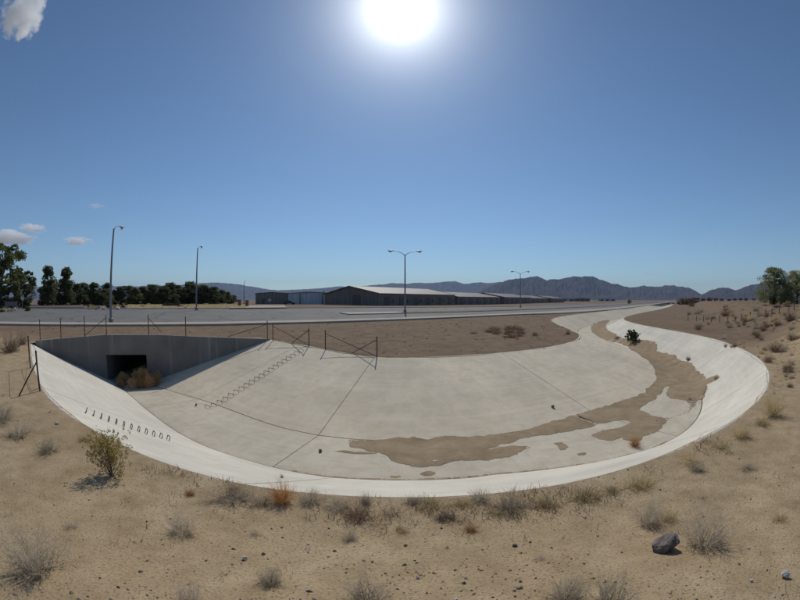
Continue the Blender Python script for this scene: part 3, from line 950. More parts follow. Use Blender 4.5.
def grow(rng, segs, p, d, L, w, level, wob=0.35, kids=3, up=0.0, tips=None):
    n_ = 3
    for k in range(n_):
        q = p + d * (L / n_)
        w1 = w * (1 - (k + 1) / n_ * 0.55)
        segs.append((p.copy(), q.copy(), w * (1 - k / n_ * 0.55), w1 if (level or k < n_ - 1) else 0))
        p = q; d = (d + rv(rng) * wob + Vector((0, 0, up))).normalized()
        if level:
            for _ in range(kids if k == n_ - 1 else max(1, kids - 1)):
                dd = (d + rv(rng) * 0.85).normalized()
                grow(rng, segs, p.copy(), dd, L * rng.uniform(0.4, 0.62), w1 * 0.7, level - 1, wob, kids, up, tips)
    if not level and tips is not None: tips.append((p.copy(), d.copy()))
def dome_shrub(seed, name, m, stems=26, ang=78, level=2, w=0.011, flat=1.0):
    rng = random.Random(seed); segs = []
    for i in range(stems):
        a = rng.uniform(0, 2 * PI); t = R(rng.uniform(8, ang))
        d = Vector((math.sin(t) * math.cos(a), math.sin(t) * math.sin(a), math.cos(t) * flat)).normalized()
        p = Vector((math.cos(a), math.sin(a), 0)) * rng.uniform(0, 0.16)
        grow(rng, segs, p, d, rng.uniform(0.3, 0.6), w, level, 0.32, 3, 0.03)
    segs = [(a_, b_, x, y) for a_, b_, x, y in segs if b_.z > -0.02]
    return ribbons(segs, name, m, rng)
def tuft(seed, name, m, blades=90, lean=62, w=0.012):
    rng = random.Random(seed); segs = []
    for i in range(blades):
        a = rng.uniform(0, 2 * PI); t = R(rng.uniform(3, lean)); L = rng.uniform(0.45, 1.0)
        d = Vector((math.sin(t) * math.cos(a), math.sin(t) * math.sin(a), math.cos(t)))
        p = Vector((rng.gauss(0, 0.2), rng.gauss(0, 0.2), -0.03))
        for k in range(4):
            q = p + d * (L / 4); segs.append((p, q, w * (1 - k / 4), w * (1 - (k + 1) / 4)))
            p = q; d = (d + Vector((math.cos(a), math.sin(a), -0.5)) * rng.uniform(0.05, 0.22) + rv(rng) * 0.1).normalized()
    return ribbons(segs, name, m, rng)
def leafy(seed, m, stems=14, leaves=900, ang=60, leafsize=0.03, w=0.012):
    rng = random.Random(seed); segs = []; tips = []
    for i in range(stems):
        a = rng.uniform(0, 2 * PI); t = R(rng.uniform(5, ang))
        d = Vector((math.sin(t) * math.cos(a), math.sin(t) * math.sin(a), math.cos(t)))
        grow(rng, segs, Vector((0, 0, 0)), d, rng.uniform(0.4, 0.62), w, 2, 0.25, 2, 0.12, tips)
    stem = ribbons(segs, 'stems', 'twig_dark', rng)
    v = []; f = []
    for i in range(leaves):
        p, d = rng.choice(tips); c = p + rv(rng) * rng.uniform(0, 0.07)
        a = rv(rng) * leafsize * rng.uniform(0.6, 1.4); b_ = rv(rng).cross(a).normalized() * leafsize * 0.45
        k = len(v); v += [tuple(c - a), tuple(c + b_), tuple(c + a), tuple(c - b_)]; f.append((k, k + 1, k + 2, k + 3))
    return stem, mesh('foliage', v, f, m)
def tumbleball(seed, m):
    rng = random.Random(seed); segs = []
    for i in range(330):
        d = rv(rng); p = d * rng.uniform(0.05, 0.3); ax = rv(rng); r = rng.uniform(0.3, 0.52) * (1 + 0.3 * math.sin(d.x * 5 + seed) * math.sin(d.z * 4 - seed))
        for k in range(5):
            dd = (Matrix.Rotation(rng.uniform(0.12, 0.4), 3, ax) @ p.normalized())
            q = dd * min(p.length + rng.uniform(0.05, 0.14), r * rng.uniform(0.9, 1.1))
            segs.append((p.copy(), q.copy(), 0.009, 0.007 if k < 4 else 0)); p = q
            if rng.random() < 0.6:
                e = q + rv(rng) * rng.uniform(0.08, 0.2); segs.append((q.copy(), e, 0.007, 0))
    return ribbons(segs, 'twigs', m, rng)

DOME = {}
for key, m, ln in (('grey', 'twig_grey', 0), ('dark', 'twig_dark', 0), ('brush', 'brown_brush', 0), ('strawd', 'straw', 0), ('orange', 'orange_dry', 0)):
    if not DOME: DOME[key] = [dome_shrub(40 + i, 'twigs', m, 42 + 6 * i) for i in range(3)]
    else:
        DOME[key] = [q.copy() for q in DOME['grey']]
        for q in DOME[key]: q.materials[0] = M[m]
CORE = [dome_shrub(80 + i, 'stems', 'twig_dark', 16, 80, 1, 0.012, 0.7) for i in range(2)]
TUFT = {'straw': [tuft(60 + i, 'blades', 'straw', 190 + 40 * i) for i in range(3)]}
for k, m in (('grey', 'twig_grey'), ('orange', 'orange_dry')):
    TUFT[k] = [q.copy() for q in TUFT['straw']]
    for q in TUFT[k]: q.materials[0] = M[m]
OLIVE = [leafy(90, 'olive_leaf', 22, 2800, 66, 0.026)]
GREEN = [leafy(95 + i, 'green_bush', 16, 2200, 60, 0.07) for i in range(2)]
prng = random.Random(77)
def dist_of(p): return math.dist((p[0], p[1], p[2]), (0, 0, CAM_Z))
def shrub(kindkey, px, py, wpx, hpx, label, cat='shrub', group=None, name='dry_shrub', sink=0.02):
    p = hit(px, py); D = dist_of(p)
    w = wpx * K * D; h = hpx * K * D
    o = thing(name, label, cat, (p[0], p[1], p[2] - sink), prng.uniform(0, 6.28), group)
    sx = w / 1.55; sz = h / 0.95
    o.scale = (sx, sx, sz)
    i = prng.randrange(3)
    obj('twigs', DOME[kindkey][i], o)
    obj('stems', CORE[i % 2], o, scale=(0.75, 0.75, 0.7))
    return o
def grass(kindkey, px, py, wpx, hpx, label, group=None, name='grass_tuft'):
    p = hit(px, py); D = dist_of(p)
    sx = wpx * K * D / 1.5; sz = hpx * K * D / 1.15
    o = obj(name, TUFT[kindkey][prng.randrange(3)], None, (p[0], p[1], p[2] - 0.01), (0, 0, prng.uniform(0, 6.28)), (sx, sx, sz))
    return tag(o, label, 'grass', group)
# big single plants of the near bank
shrub('grey', 38, 572, 78, 62, 'large grey domed dry shrub with dark base in the bottom left corner')
shrub('grey', 704, 545, 66, 52, 'large pale grey dry shrub right of the dark rock')
shrub('grey', 366, 603, 62, 44, 'pale wispy dry shrub at the bottom edge, left of centre')
shrub('grey', 271, 584, 34, 28, 'small thin grey dry shrub near the bottom, left of the wispy bottom edge shrub')
shrub('grey', 190, 604, 40, 34, 'thin pale dry shrub cut by the bottom edge at left')
shrub('grey', 566, 600, 52, 40, 'thin brown dry shrub at the bottom edge, right of centre')
shrub('grey', 608, 608, 60, 52, 'tall wispy grass-like dry shrub at the bottom edge, left of the dark rock')
shrub('grey', 182, 534, 42, 30, 'pale grey dry shrub halfway up the left foreground')
shrub('grey', 20, 436, 42, 20, 'low dark-based dry shrub at the left edge, just below the corner fence')
shrub('grey', 49, 452, 32, 16, 'small low dry shrub right of the left edge shrub')
shrub('grey', 3, 421, 40, 18, 'low dry shrub cut by the left edge of the picture')
shrub('grey', 232, 500, 62, 18, 'low wide grey brush at the left end of the brush line by the channel')
shrub('orange', 283, 502, 34, 34, 'bright orange dry bush on the near channel edge')
shrub('grey', 311, 502, 38, 18, 'dark grey low brush just right of the orange bush')
shrub('grey', 262, 503, 34, 18, 'grey brown low brush just left of the orange bush')
shrub('brush', 358, 518, 44, 22, 'olive brown low brush right of the orange bush, below thin twigs')
shrub('grey', 338, 508, 40, 14, 'flat grey brush between the orange bush and the olive brown brush')
shrub('grey', 512, 508, 44, 22, 'grey tangle of dry brush on the near channel edge, centre right')
shrub('dark', 446, 520, 34, 13, 'low dark brush left of the small orange plant')
shrub('orange', 471, 531, 18, 14, 'small orange brown plant in the centre foreground')
shrub('grey', 650, 525, 38, 34, 'pale straw grey shrub behind the dark rock')
shrub('strawd', 741, 437, 30, 18, 'straw coloured low bush beside the right bend of the channel')
shrub('strawd', 772, 416, 34, 26, 'straw coloured bush on the bank at the right, above the bend')
shrub('orange', 635, 446, 18, 14, 'round orange brown bush at the foot of the near bank')
# olive leafed bush
p = hit(112, 476); D = dist_of(p)
o = thing('leafy_bush', 'yellow green leafy bush in front of the near row of step irons', 'bush', (p[0], p[1], p[2] - .02), 0.4)
o.scale = (52 * K * D / 1.35,) * 2 + (46 * K * D / 1.0,)
obj('stems', OLIVE[0][0], o); obj('foliage', OLIVE[0][1], o)
# bush growing in the silt
p = hit(632, 343.5); D = dist_of(p)
o = thing('green_bush', 'dark green round bush growing in the silt of the channel', 'bush', (p[0], p[1], p[2] - .02), 0.4)
o.scale = (14 * K * D / 1.3,) * 2 + (14 * K * D / 1.0,)
obj('stems', GREEN[0][0], o); obj('foliage', GREEN[0][1], o)
shrub('dark', 617, 339, 7, 5, 'small dark weed in the silt left of the green bush', name='weed')
shrub('dark', 688, 360.5, 7, 6, 'small dark weed on the near bank concrete, right of the green bush', name='weed')
shrub('dark', 689.5, 400, 5, 3, 'tiny dark weed at the edge of the silt in the bend', name='weed')
shrub('grey', 716, 379, 8, 6, 'small grey weed in the silt tongue on the near bank concrete', name='weed')
# grass along the near edge of the channel
for px, py, w, h, k, lab in (
    (190, 495, 16, 12, 'orange', 'small orange dry grass tuft by the near channel edge, far left of the orange bush'),
    (234, 489, 14, 9, 'orange', 'small orange grass tuft on the channel edge above the low grey brush'),
    (366, 503, 20, 22, 'grey', 'thin upright grey twigs standing against the near bank, centre left'),
    (282, 478, 5, 10, 'grey', 'single thin dead stalk rising above the orange bush'),
    (430, 507, 40, 16, 'straw', 'wide straw tuft on the near channel edge, centre'),
    (402, 532, 24, 12, 'straw', 'small sparse straw tuft in the centre foreground'),
    (414, 503, 26, 14, 'grey', 'grey dry grass tuft just left of the wide straw tuft'),
    (462, 505, 26, 14, 'straw', 'straw tuft between the wide straw tuft and the grey tangle'),
    (480, 500, 30, 22, 'grey', 'thin grey stalks standing against the near bank, centre right'),
    (545, 505, 34, 16, 'straw', 'straw tuft right of the grey tangle of brush'),
    (587, 498, 44, 18, 'straw', 'wide golden straw tuft on the near channel edge, right of centre'),
    (640, 486, 40, 18, 'straw', 'golden straw tuft on the near edge where the channel starts to bend'),
    (612, 492, 26, 10, 'straw', 'low straw tuft between two golden tufts right of centre'),
    (690, 462, 30, 12, 'straw', 'low straw tuft beside the bend, left of the straw coloured low bush'),
    (720, 448, 26, 12, 'straw', 'thin straw tuft just left of the straw coloured low bush'),
    (762, 425, 24, 12, 'straw', 'thin straw tuft between the two straw coloured bushes'),
    (696, 470, 26, 16, 'grey', 'thin grey stalks on the bank near the bend'),
    (85, 440, 22, 10, 'straw', 'sparse pale tuft left of the yellow green bush'),
    (668, 520, 26, 22, 'straw', 'pale straw tuft just behind the dark rock'),
    (390, 515, 22, 8, 'grey', 'low grey tuft left of the sparse straw tuft'),
    (495, 515, 26, 9, 'straw', 'low straw tuft in front of the grey tangle of brush'),
    (255, 536, 20, 8, 'grey', 'tiny grey tuft in the left centre foreground'),
    (350, 540, 24, 18, 'grey', 'thin dead stalks in the left centre foreground'),
    (70, 528, 22, 10, 'grey', 'small grey tuft right of the bottom left shrub'),
    (748, 470, 26, 10, 'grey', 'small grey tuft on the right slope'),
    (780, 520, 26, 12, 'straw', 'small straw tuft at the right edge above the white stone'),
    (540, 560, 20, 9, 'grey', 'small grey tuft above the bottom edge shrubs')):
    grass(k, px, py, w, h, lab)
# brush scattered over the bank heaped up at the right
mr = random.Random(12)
spots = [(790, 321, 18, 12), (757, 338, 11, 9), (763, 331, 12, 9), (775, 352, 22, 12), (788, 372, 20, 10), (768, 362, 16, 9), (745, 322, 14, 8), (725, 316, 14, 7), (792, 340, 16, 9), (779, 300.5, 0, 0)]
ordw = ['first', 'second', 'third', 'fourth', 'fifth', 'sixth', 'seventh', 'eighth', 'ninth', 'tenth', 'eleventh', 'twelfth', 'thirteenth', 'fourteenth']
for i_, (x, y, w, h) in enumerate(sorted(spots[:-1])):
    shrub('brush', x, y, w, h, ordw[i_] + ' from the left of the dark brown brush clumps on the raised right bank', group='dark brush on the raised right bank', name='dry_brush')
for i in range(120):
    x = mr.uniform(688, 799); y = mr.uniform(306, 330) if i % 2 else mr.uniform(330, 400)
    if y > 325 and x < 690 + (y - 325) * 1.6: continue
    w = mr.uniform(4, 13)
    shrub(mr.choice(['brush', 'strawd', 'grey']), x, y, w, w * 0.6, 'small dry weed clump scattered over the raised bank at the right', group='small weeds on the raised right bank', name='dry_weed')
# dead weeds in the field between channel and sidewalk
for i in range(34):
    x = mr.gauss(512, 17) if i < 22 else mr.uniform(380, 560); y = mr.gauss(332, 3.0) if i < 22 else mr.uniform(326, 350)
    w = mr.uniform(7, 17) if i < 22 else mr.uniform(2, 5)
    if not (322 < y < 349): continue
    shrub('brush', x, y, w, w * 0.36, 'reddish brown dead weed in the field between channel and sidewalk', group='dead weeds in the field', name='dead_weed')
shrub('brush', 568, 334.5, 8, 6, 'reddish dead bush on the inner point of the channel bend', name='dead_bush')
shrub('brush', 10, 352, 34, 20, 'reddish brown tangle of dry brush left of the wing wall', name='dead_bush')
shrub('brush', 22, 345, 16, 14, 'small reddish dry brush against the left wing wall end', name='dead_bush')
# tumbleweeds caught in the culvert mouth
tb = [tumbleball(200 + i, 'tumble') for i in range(3)]
ups = ['in front at the left', 'in front, second from left', 'in front at the right', 'behind, at the left in the shadow', 'at the middle of the back row', 'at the right end of the back row', 'topmost of the pile', 'half under the pile in the centre']
base = HL + hdir * 1.95 - np.array([-hdir[1], hdir[0]]) * 0.55
bkd = np.array([-hdir[1], hdir[0]])
for i, (u, w, z, r) in enumerate(((-0.55, -0.2, 0.3, 0.62), (0.35, -0.35, 0.36, 0.74), (1.35, -0.1, 0.42, 0.86), (-0.6, 0.7, 0.42, 0.86), (0.5, 0.5, 0.5, 1.0), (1.75, 0.35, 0.52, 0.95), (0.95, 0.25, 0.85, 0.8), (0.85, -0.2, 0.35, 0.72))):
    q = base + hdir * u + bkd * (w - 0.95)
    o = thing('tumbleweed', 'tan dry tumbleweed in the culvert mouth pile, ' + ups[i], 'tumbleweed', (q[0], q[1], -2.76 + z), 0, 'tumbleweeds piled in the culvert mouth')
    o.rotation_euler = (prng.uniform(0, 6), prng.uniform(0, 6), prng.uniform(0, 6)); o.scale = (r * 1.05, r * 1.05, r * 0.98)
    obj('twigs', tb[i % 3], o)

# thin dry ground cover
def scrub():
    rng = np.random.default_rng(21); V = []; F = []
    n_ = 60000
    az = rng.uniform(-1.3, 1.35, n_); r = 1.5 * np.exp(rng.uniform(0, 1, n_) ** 0.8 * math.log(60)); x = r * np.sin(az); y = r * np.cos(az)
    x = np.r_[x]; y = np.r_[y]
    dn, _ = polydist(x, y, NTs[::3]); df, _ = polydist(x, y, FTs[::3]); t = roadt(x, y)
    cl = vnoise(x * 0.55, y * 0.55, 51) * 0.6 + vnoise(x * 2.1, y * 2.1, 52) * 0.4
    rim = np.exp(-((dn - 0.35) / 0.45) ** 2) * (x > -4) * (x < 14)
    s = (x - 11) * 0.719 - y * 0.695
    right = sstep(-5, 0, s) * (x > 6)
    prob = (0.004 + 0.3 * rim * sstep(0.46, 0.68, cl) + 0.03 * sstep(0.62, 0.75, cl)) * sstep(1.0, 4.5, r) + 0.5 * right * sstep(0.45, 0.65, cl) * sstep(6, 12, r) + 0.4 * sstep(0.42, 0.6, cl) * (y > 17) * (x < 24)
    ok = (~inpoly(x, y, CHPOLY)) & (t < -1) & (rng.uniform(0, 1, n_) < prob)
    x, y, rim, right = x[ok], y[ok], rim[ok], right[ok]; z = zterr(x, y); mi = []
    for i in range(len(x)):
        nb = rng.integers(5, 10); h = rng.uniform(0.03, 0.11) * (1.15 if rim[i] > 0.4 else 1.0) * (1.3 if right[i] > 0.5 else 1); m_ = int(rng.integers(0, 3))
        w = 0.0022 + 0.0007 * math.hypot(x[i], y[i])
        for k in range(nb):
            a = rng.uniform(0, 6.28); l = rng.uniform(0.3, 1.4) * h; cx, cy = x[i] + rng.normal(0, 0.06), y[i] + rng.normal(0, 0.06); q = len(V)
            V += [(cx - w * math.sin(a), cy + w * math.cos(a), z[i] - 0.01), (cx + w * math.sin(a), cy - w * math.cos(a), z[i] - 0.01), (cx + l * math.cos(a), cy + l * math.sin(a), z[i] + h * rng.uniform(0.4, 1.1))]
            F.append((q, q + 1, q + 2)); mi.append(m_)
    me = mesh('dry_scrub', V, F, 'straw'); me.materials.append(M['twig_grey']); me.materials.append(M['brown_brush']); me.polygons.foreach_set('material_index', np.array(mi, np.int32))
    o = obj('dry_scrub', me); kind(o, 'stuff', 'thin dry weeds and grass growing over the dirt banks'); o['category'] = 'dry grass'
scrub()

# ------------------------------------------------------------------ stones
def rock_mesh(seed, m, rough=0.35, name='rock'):
    import bmesh
    bm = bmesh.new(); bmesh.ops.create_icosphere(bm, subdivisions=4, radius=0.5)
    rng = random.Random(seed); planes = [(rv(rng), rng.uniform(0.2, 0.4)) for _ in range(9)]
    for v in bm.verts:
        for d, h in planes:
            k = v.co.dot(d)
            if k > h: v.co -= d * (k - h) * 0.92
        q = v.co * 7; v.co *= 1 + rough * 0.5 * float(fbm(q.x + q.z * 1.3, q.y - q.z * 0.7, seed, 4))
    me = bpy.data.meshes.new(name); bm.to_mesh(me); bm.free(); me.materials.append(M[m]); return me
def stone(name, px, py, w, h, m, seed, label):
    p = hit(px, py); D = dist_of(p); s = w * K * D
    o = obj(name, rock_mesh(seed, m), None, (p[0], p[1], p[2] + h * K * D * 0.28), (0.2, 0.1, seed), (s, s * 0.9, h * K * D * 1.15))
    return tag(o, label, 'rock')
stone('boulder', 664, 548, 29, 22, 'dark_rock', 4, 'angular dark purple grey rock in the right foreground')
stone('stone', 784, 577, 9, 9, 'pale_stone', 8, 'white stone near the right edge of the foreground')
stone('stone', 245, 560, 7, 5, 'pale_stone', 9, 'small pale stone in the left centre foreground')
stone('stone', 57, 424, 6, 3, 'pale_stone', 10, 'flat white stone left of the yellow green bush')
stone('stone', 751, 582, 4, 4, 'pale_stone', 11, 'tiny pale stone left of the white stone')
stone('stone', 515, 546, 6, 4, 'dark_rock', 12, 'small dark stone in the centre right foreground')
stone('stone', 320, 452, 4, 4, 'dark_rock', 13, 'small dark stone on the floor joint of the channel')
stone('stone', 196, 406, 3, 3, 'dark_rock', 14, 'small dark stone at the foot of the far row of step irons')
stone('stone', 553, 407.5, 4, 3, 'dark_rock', 15, 'small dark stone on the second far bank joint')
stone('stone', 435, 462, 5, 3, 'pale_stone', 16, 'pale stone on the lower edge of the silt')
stone('stone', 656, 422, 5, 2, 'dark_rock', 17, 'dark flat stone in the silt near the bend')
# gravel
def gravel():
    rng = np.random.default_rng(8)
    n_ = 8000
    az = rng.uniform(-1.45, 1.45, n_); r = 1.35 * np.exp(rng.uniform(0, 1, n_) * math.log(14))
    x = r * np.sin(az); y = r * np.cos(az)
    ok = ~inpoly(x, y, CHPOLY); cl = vnoise(x * 0.9, y * 0.9, 44) + 0.3 * vnoise(x * 3, y * 3, 45); ok &= cl > rng.uniform(0.2, 1.1, n_)
    x, y = x[ok], y[ok]; n_ = len(x)
    z = zterr(x, y); s = np.clip(rng.lognormal(-5.0, 0.5, n_), 0.003, 0.026)
    tpl = np.array([(1, 0, 0), (0, 1, 0), (-1, 0, 0), (0, -1, 0), (0, 0, 0.8), (0, 0, -0.6)]); tf = [(0, 1, 4), (1, 2, 4), (2, 3, 4), (3, 0, 4), (1, 0, 5), (2, 1, 5), (3, 2, 5), (0, 3, 5)]
    a = rng.uniform(0, 6.28, n_); V = np.zeros((n_, 6, 3))
    q = tpl[None] * (1 + rng.uniform(-0.35, 0.35, (n_, 6, 3))) * s[:, None, None]
    q[:, :, 0] *= rng.uniform(0.8, 1.6, n_)[:, None]
    c, si = np.cos(a)[:, None], np.sin(a)[:, None]
    V[:, :, 0] = q[:, :, 0] * c - q[:, :, 1] * si + x[:, None]; V[:, :, 1] = q[:, :, 0] * si + q[:, :, 1] * c + y[:, None]; V[:, :, 2] = q[:, :, 2] + (z + s * 0.25)[:, None]
    F = (np.array(tf)[None] + (np.arange(n_) * 6)[:, None, None]).reshape(-1, 3)
    me = mesh('gravel', V.reshape(-1, 3), F, 'tan_stone'); me.materials.append(M['dark_rock']); me.materials.append(M['pale_stone'])
    mi = np.repeat(rng.choice([0, 1, 2], n_, p=[0.62, 0.35, 0.03]), 8).astype(np.int32); me.polygons.foreach_set('material_index', mi)
    o = obj('gravel', me); kind(o, 'stuff', 'small loose stones scattered over the sandy near bank'); o['category'] = 'gravel'
gravel()

# ------------------------------------------------------------------ broken fences: pipe posts and braces without their mesh
def fence(name, label, posts, braces, rails=(), r=0.03, m='rust_steel', group=None):
    """posts: (x, y, zbase, height); braces: point pairs"""
    x0, y0, z0, _ = posts[0]
    o = thing(name, label, 'fence', (x0, y0, z0), 0, group)
    off = Vector((x0, y0, z0))
    for (x, y, z, h) in posts:
        c = Vector((x, y, z)) - off
        pp = MB().tube([c + Vector((0, 0, -0.15)), c + Vector((0, 0, h))], r, 8).build('post', m, o)
        MB().tube([c + Vector((0, 0, h)), c + Vector((0, 0, h + 0.03)), c + Vector((0, 0, h + 0.055))], [r * 1.35, r * 1.3, r * 0.5], 8).build('post_cap', m, pp)
    for a, b_ in braces: MB().tube([Vector(a) - off, Vector(b_) - off], r * 0.72, 6).build('brace', m, o)
    for pts in rails: MB().tube([Vector(q) - off for q in pts], 0.008, 5).build('wire', m, o)
    return o
def onwall(px):
    """plan point on top of the headwall under image column px"""
    d = pdir(px, 338); best = None
    for (A, B) in zip(HW[:-1], HW[1:]):
        ax, ay = A[:2]; bx, by = B[:2]; ex, ey = bx - ax, by - ay
        den = d[0] * ey - d[1] * ex
        if abs(den) < 1e-9: continue
        t = (ax * ey - ay * ex) / den; u = (ax * d[1] - ay * d[0]) / den
        if t > 0 and -0.02 <= u <= 1.02:
            u = min(max(u, 0.01), 0.99); nx, ny = -ey, ex; L = math.hypot(nx, ny)
            sgn = 1 if ny > 0 else -1
            return (ax + ex * u + nx / L * 0.17 * sgn, ay + ey * u + ny / L * 0.17 * sgn, A[2] + (B[2] - A[2]) * u)
W = {x: onwall(x) for x in (40, 61, 85, 106, 148.5, 186, 228, 268)}
ph = 1.22
posts = [(*W[x], ph) for x in (40, 61, 85, 106, 148.5, 186, 268)]
def up(p, h): return (p[0], p[1], p[2] + h)
br = [(up(W[106], ph - 0.12), up(W[85], 0.05)), (up(W[148.5], ph - 0.15), up(((W[148.5][0] * 2 + W[186][0]) / 3, (W[148.5][1] * 2 + W[186][1]) / 3, W[186][2]), 0.3)), (up(W[268], ph - 0.2), up(W[228], 0.05))]
fence('headwall_fence', 'row of rusty fence posts and slanting braces along the culvert headwall', posts, br)
def fpost(x, y, dz=0.0):
    p = hit(x, y); return (p[0], p[1], p[2] + dz)
p1 = hit(273, 340.6); p2 = hit(309, 346.2)
fence('fence_frame', 'rusty pipe fence frame left of the far step irons, with crossed braces', [(*p1, 1.12), (*p2, 1.12)],
      [(up(p1, 1.0), up(p2, 0.08)), (up(p2, 1.0), up((p1 * 0.45 + p2 * 0.55), 0.05))], [[up(p1, 0.1), up((p1 + p2) / 2, 0.02), up(p2, 0.1)]])
p3 = hit(325.5, 349.6); p4 = hit(377, 357.4)
fence('fence_frame', 'rusty pipe fence frame right of the far step irons, at the slab joint', [(*p3, 1.1), (*p4, 1.1)],
      [(up(p3, 0.98), up(p4, 0.06)), (up(p4, 0.98), up((p3 * 0.45 + p4 * 0.55), 0.05))], [[up(p3, 0.1), up((p3 + p4) / 2, 0.05), up(p4, 0.1)]])
q1 = hit(40, 391); q2 = hit(33, 384); q3 = hit(19, 396)
q2 = hit(30.5, 368)
fence('corner_fence', 'leaning rusty fence post with brace and wire loop left of the near bank', [(*q1, 1.12), (*q2, 1.2)],
      [(up(q1, 0.85), q3)], [[up(q1, 0.1), tuple((q1 * 0.6 + q3 * 0.4) + np.array([0, 0, 0.05])), up((q3 + q2) / 2, 0.06), up(q2, 0.5)], [up(q1, 1.1), up(q1 * 0.95 + q2 * 0.05, 1.2), up(q2, 1.15)]], m='rust_steel')

# ------------------------------------------------------------------ street lamps
def lamp(name, label, x, y, h, arms, rotz, group, base=True):
    z = float(zterr(np.array([x]), np.array([y]))[0]) + 0.1
    o = thing(name, label, 'street lamp', (x, y, z), rotz, group)
    MB().tube([(0, 0, -0.3), (0, 0, 0.45), (0, 0, 0.5)], [0.28, 0.28, 0.2], 12).build('footing', 'lamp_pole', o)
    MB().tube([(0, 0, 0.4), (0, 0, h * 0.5), (0, 0, h)], [0.15, 0.125, 0.09], 12).build('pole', 'lamp_pole', o)
    for s in arms:
        MB().tube([(0, 0, h - 0.15), (s * 0.55, 0, h + 0.25), (s * 1.2, 0, h + 0.5), (s * 2.1, 0, h + 0.62)], [0.055, 0.05, 0.045, 0.04], 8).build('arm', 'lamp_pole', o)
        # cobra head luminaire
        hd = MB()
        prof = [(2.0, 0.06, 0.06), (2.25, 0.15, 0.1), (2.6, 0.2, 0.13), (2.95, 0.15, 0.09), (3.05, 0.05, 0.04)]
        vs = []; n_ = 10
        for (xx, ww, hh) in prof:
            for k in range(n_):
                a = 2 * PI * k / n_; vs.append((s * xx, math.cos(a) * ww, h + 0.64 + math.sin(a) * hh))
        fs = [(i * n_ + k, i * n_ + (k + 1) % n_, (i + 1) * n_ + (k + 1) % n_, (i + 1) * n_ + k) for i in range(len(prof) - 1) for k in range(n_)] + [tuple(range(n_)), tuple((len(prof) - 1) * n_ + k for k in range(n_))]
        hd.add(vs, fs); l = hd.build('luminaire', 'lamp_head', o, True)
        MB().tube([(s * 2.35, 0, h + 0.55), (s * 2.6, 0, h + 0.47), (s * 2.85, 0, h + 0.55)], [0.05, 0.14, 0.05], 8).build('lens', 'lamp_glass', l)
    return o
lg = 'street lamps along the road'
def gat(px, py): return hit(px, py, zterr)
p = gat(111, 323.5); lamp('street_lamp', 'tall single-arm street lamp standing nearest, above the culvert', p[0], p[1], 10.4, (1,), R(112), lg)
p = gat(196.5, 310.5); lamp('street_lamp', 'single-arm street lamp beyond the road in front of the pines', p[0], p[1], 10.6, (1,), R(106), lg)
p = gat(405, 313.3); lamp('street_lamp', 'double-arm street lamp on the median in front of the long sheds', p[0], p[1], 10.2, (-1, 1), R(8), lg)
p = gat(520.5, 307.6); lamp('street_lamp', 'double-arm street lamp farther along the median, before the dark mountains', p[0], p[1], 10.2, (-1, 1), R(-5), lg)
x, y = azp(244, 150); lamp('street_lamp', 'small distant street lamp left of the tan flat-roofed shed', x, y, 8.2, (1,), R(-60), lg)
x, y = azp(595, 330); lamp('street_lamp', 'thin distant double-arm street lamp farthest along the median', x, y, 9.5, (-1, 1), R(-5), lg)

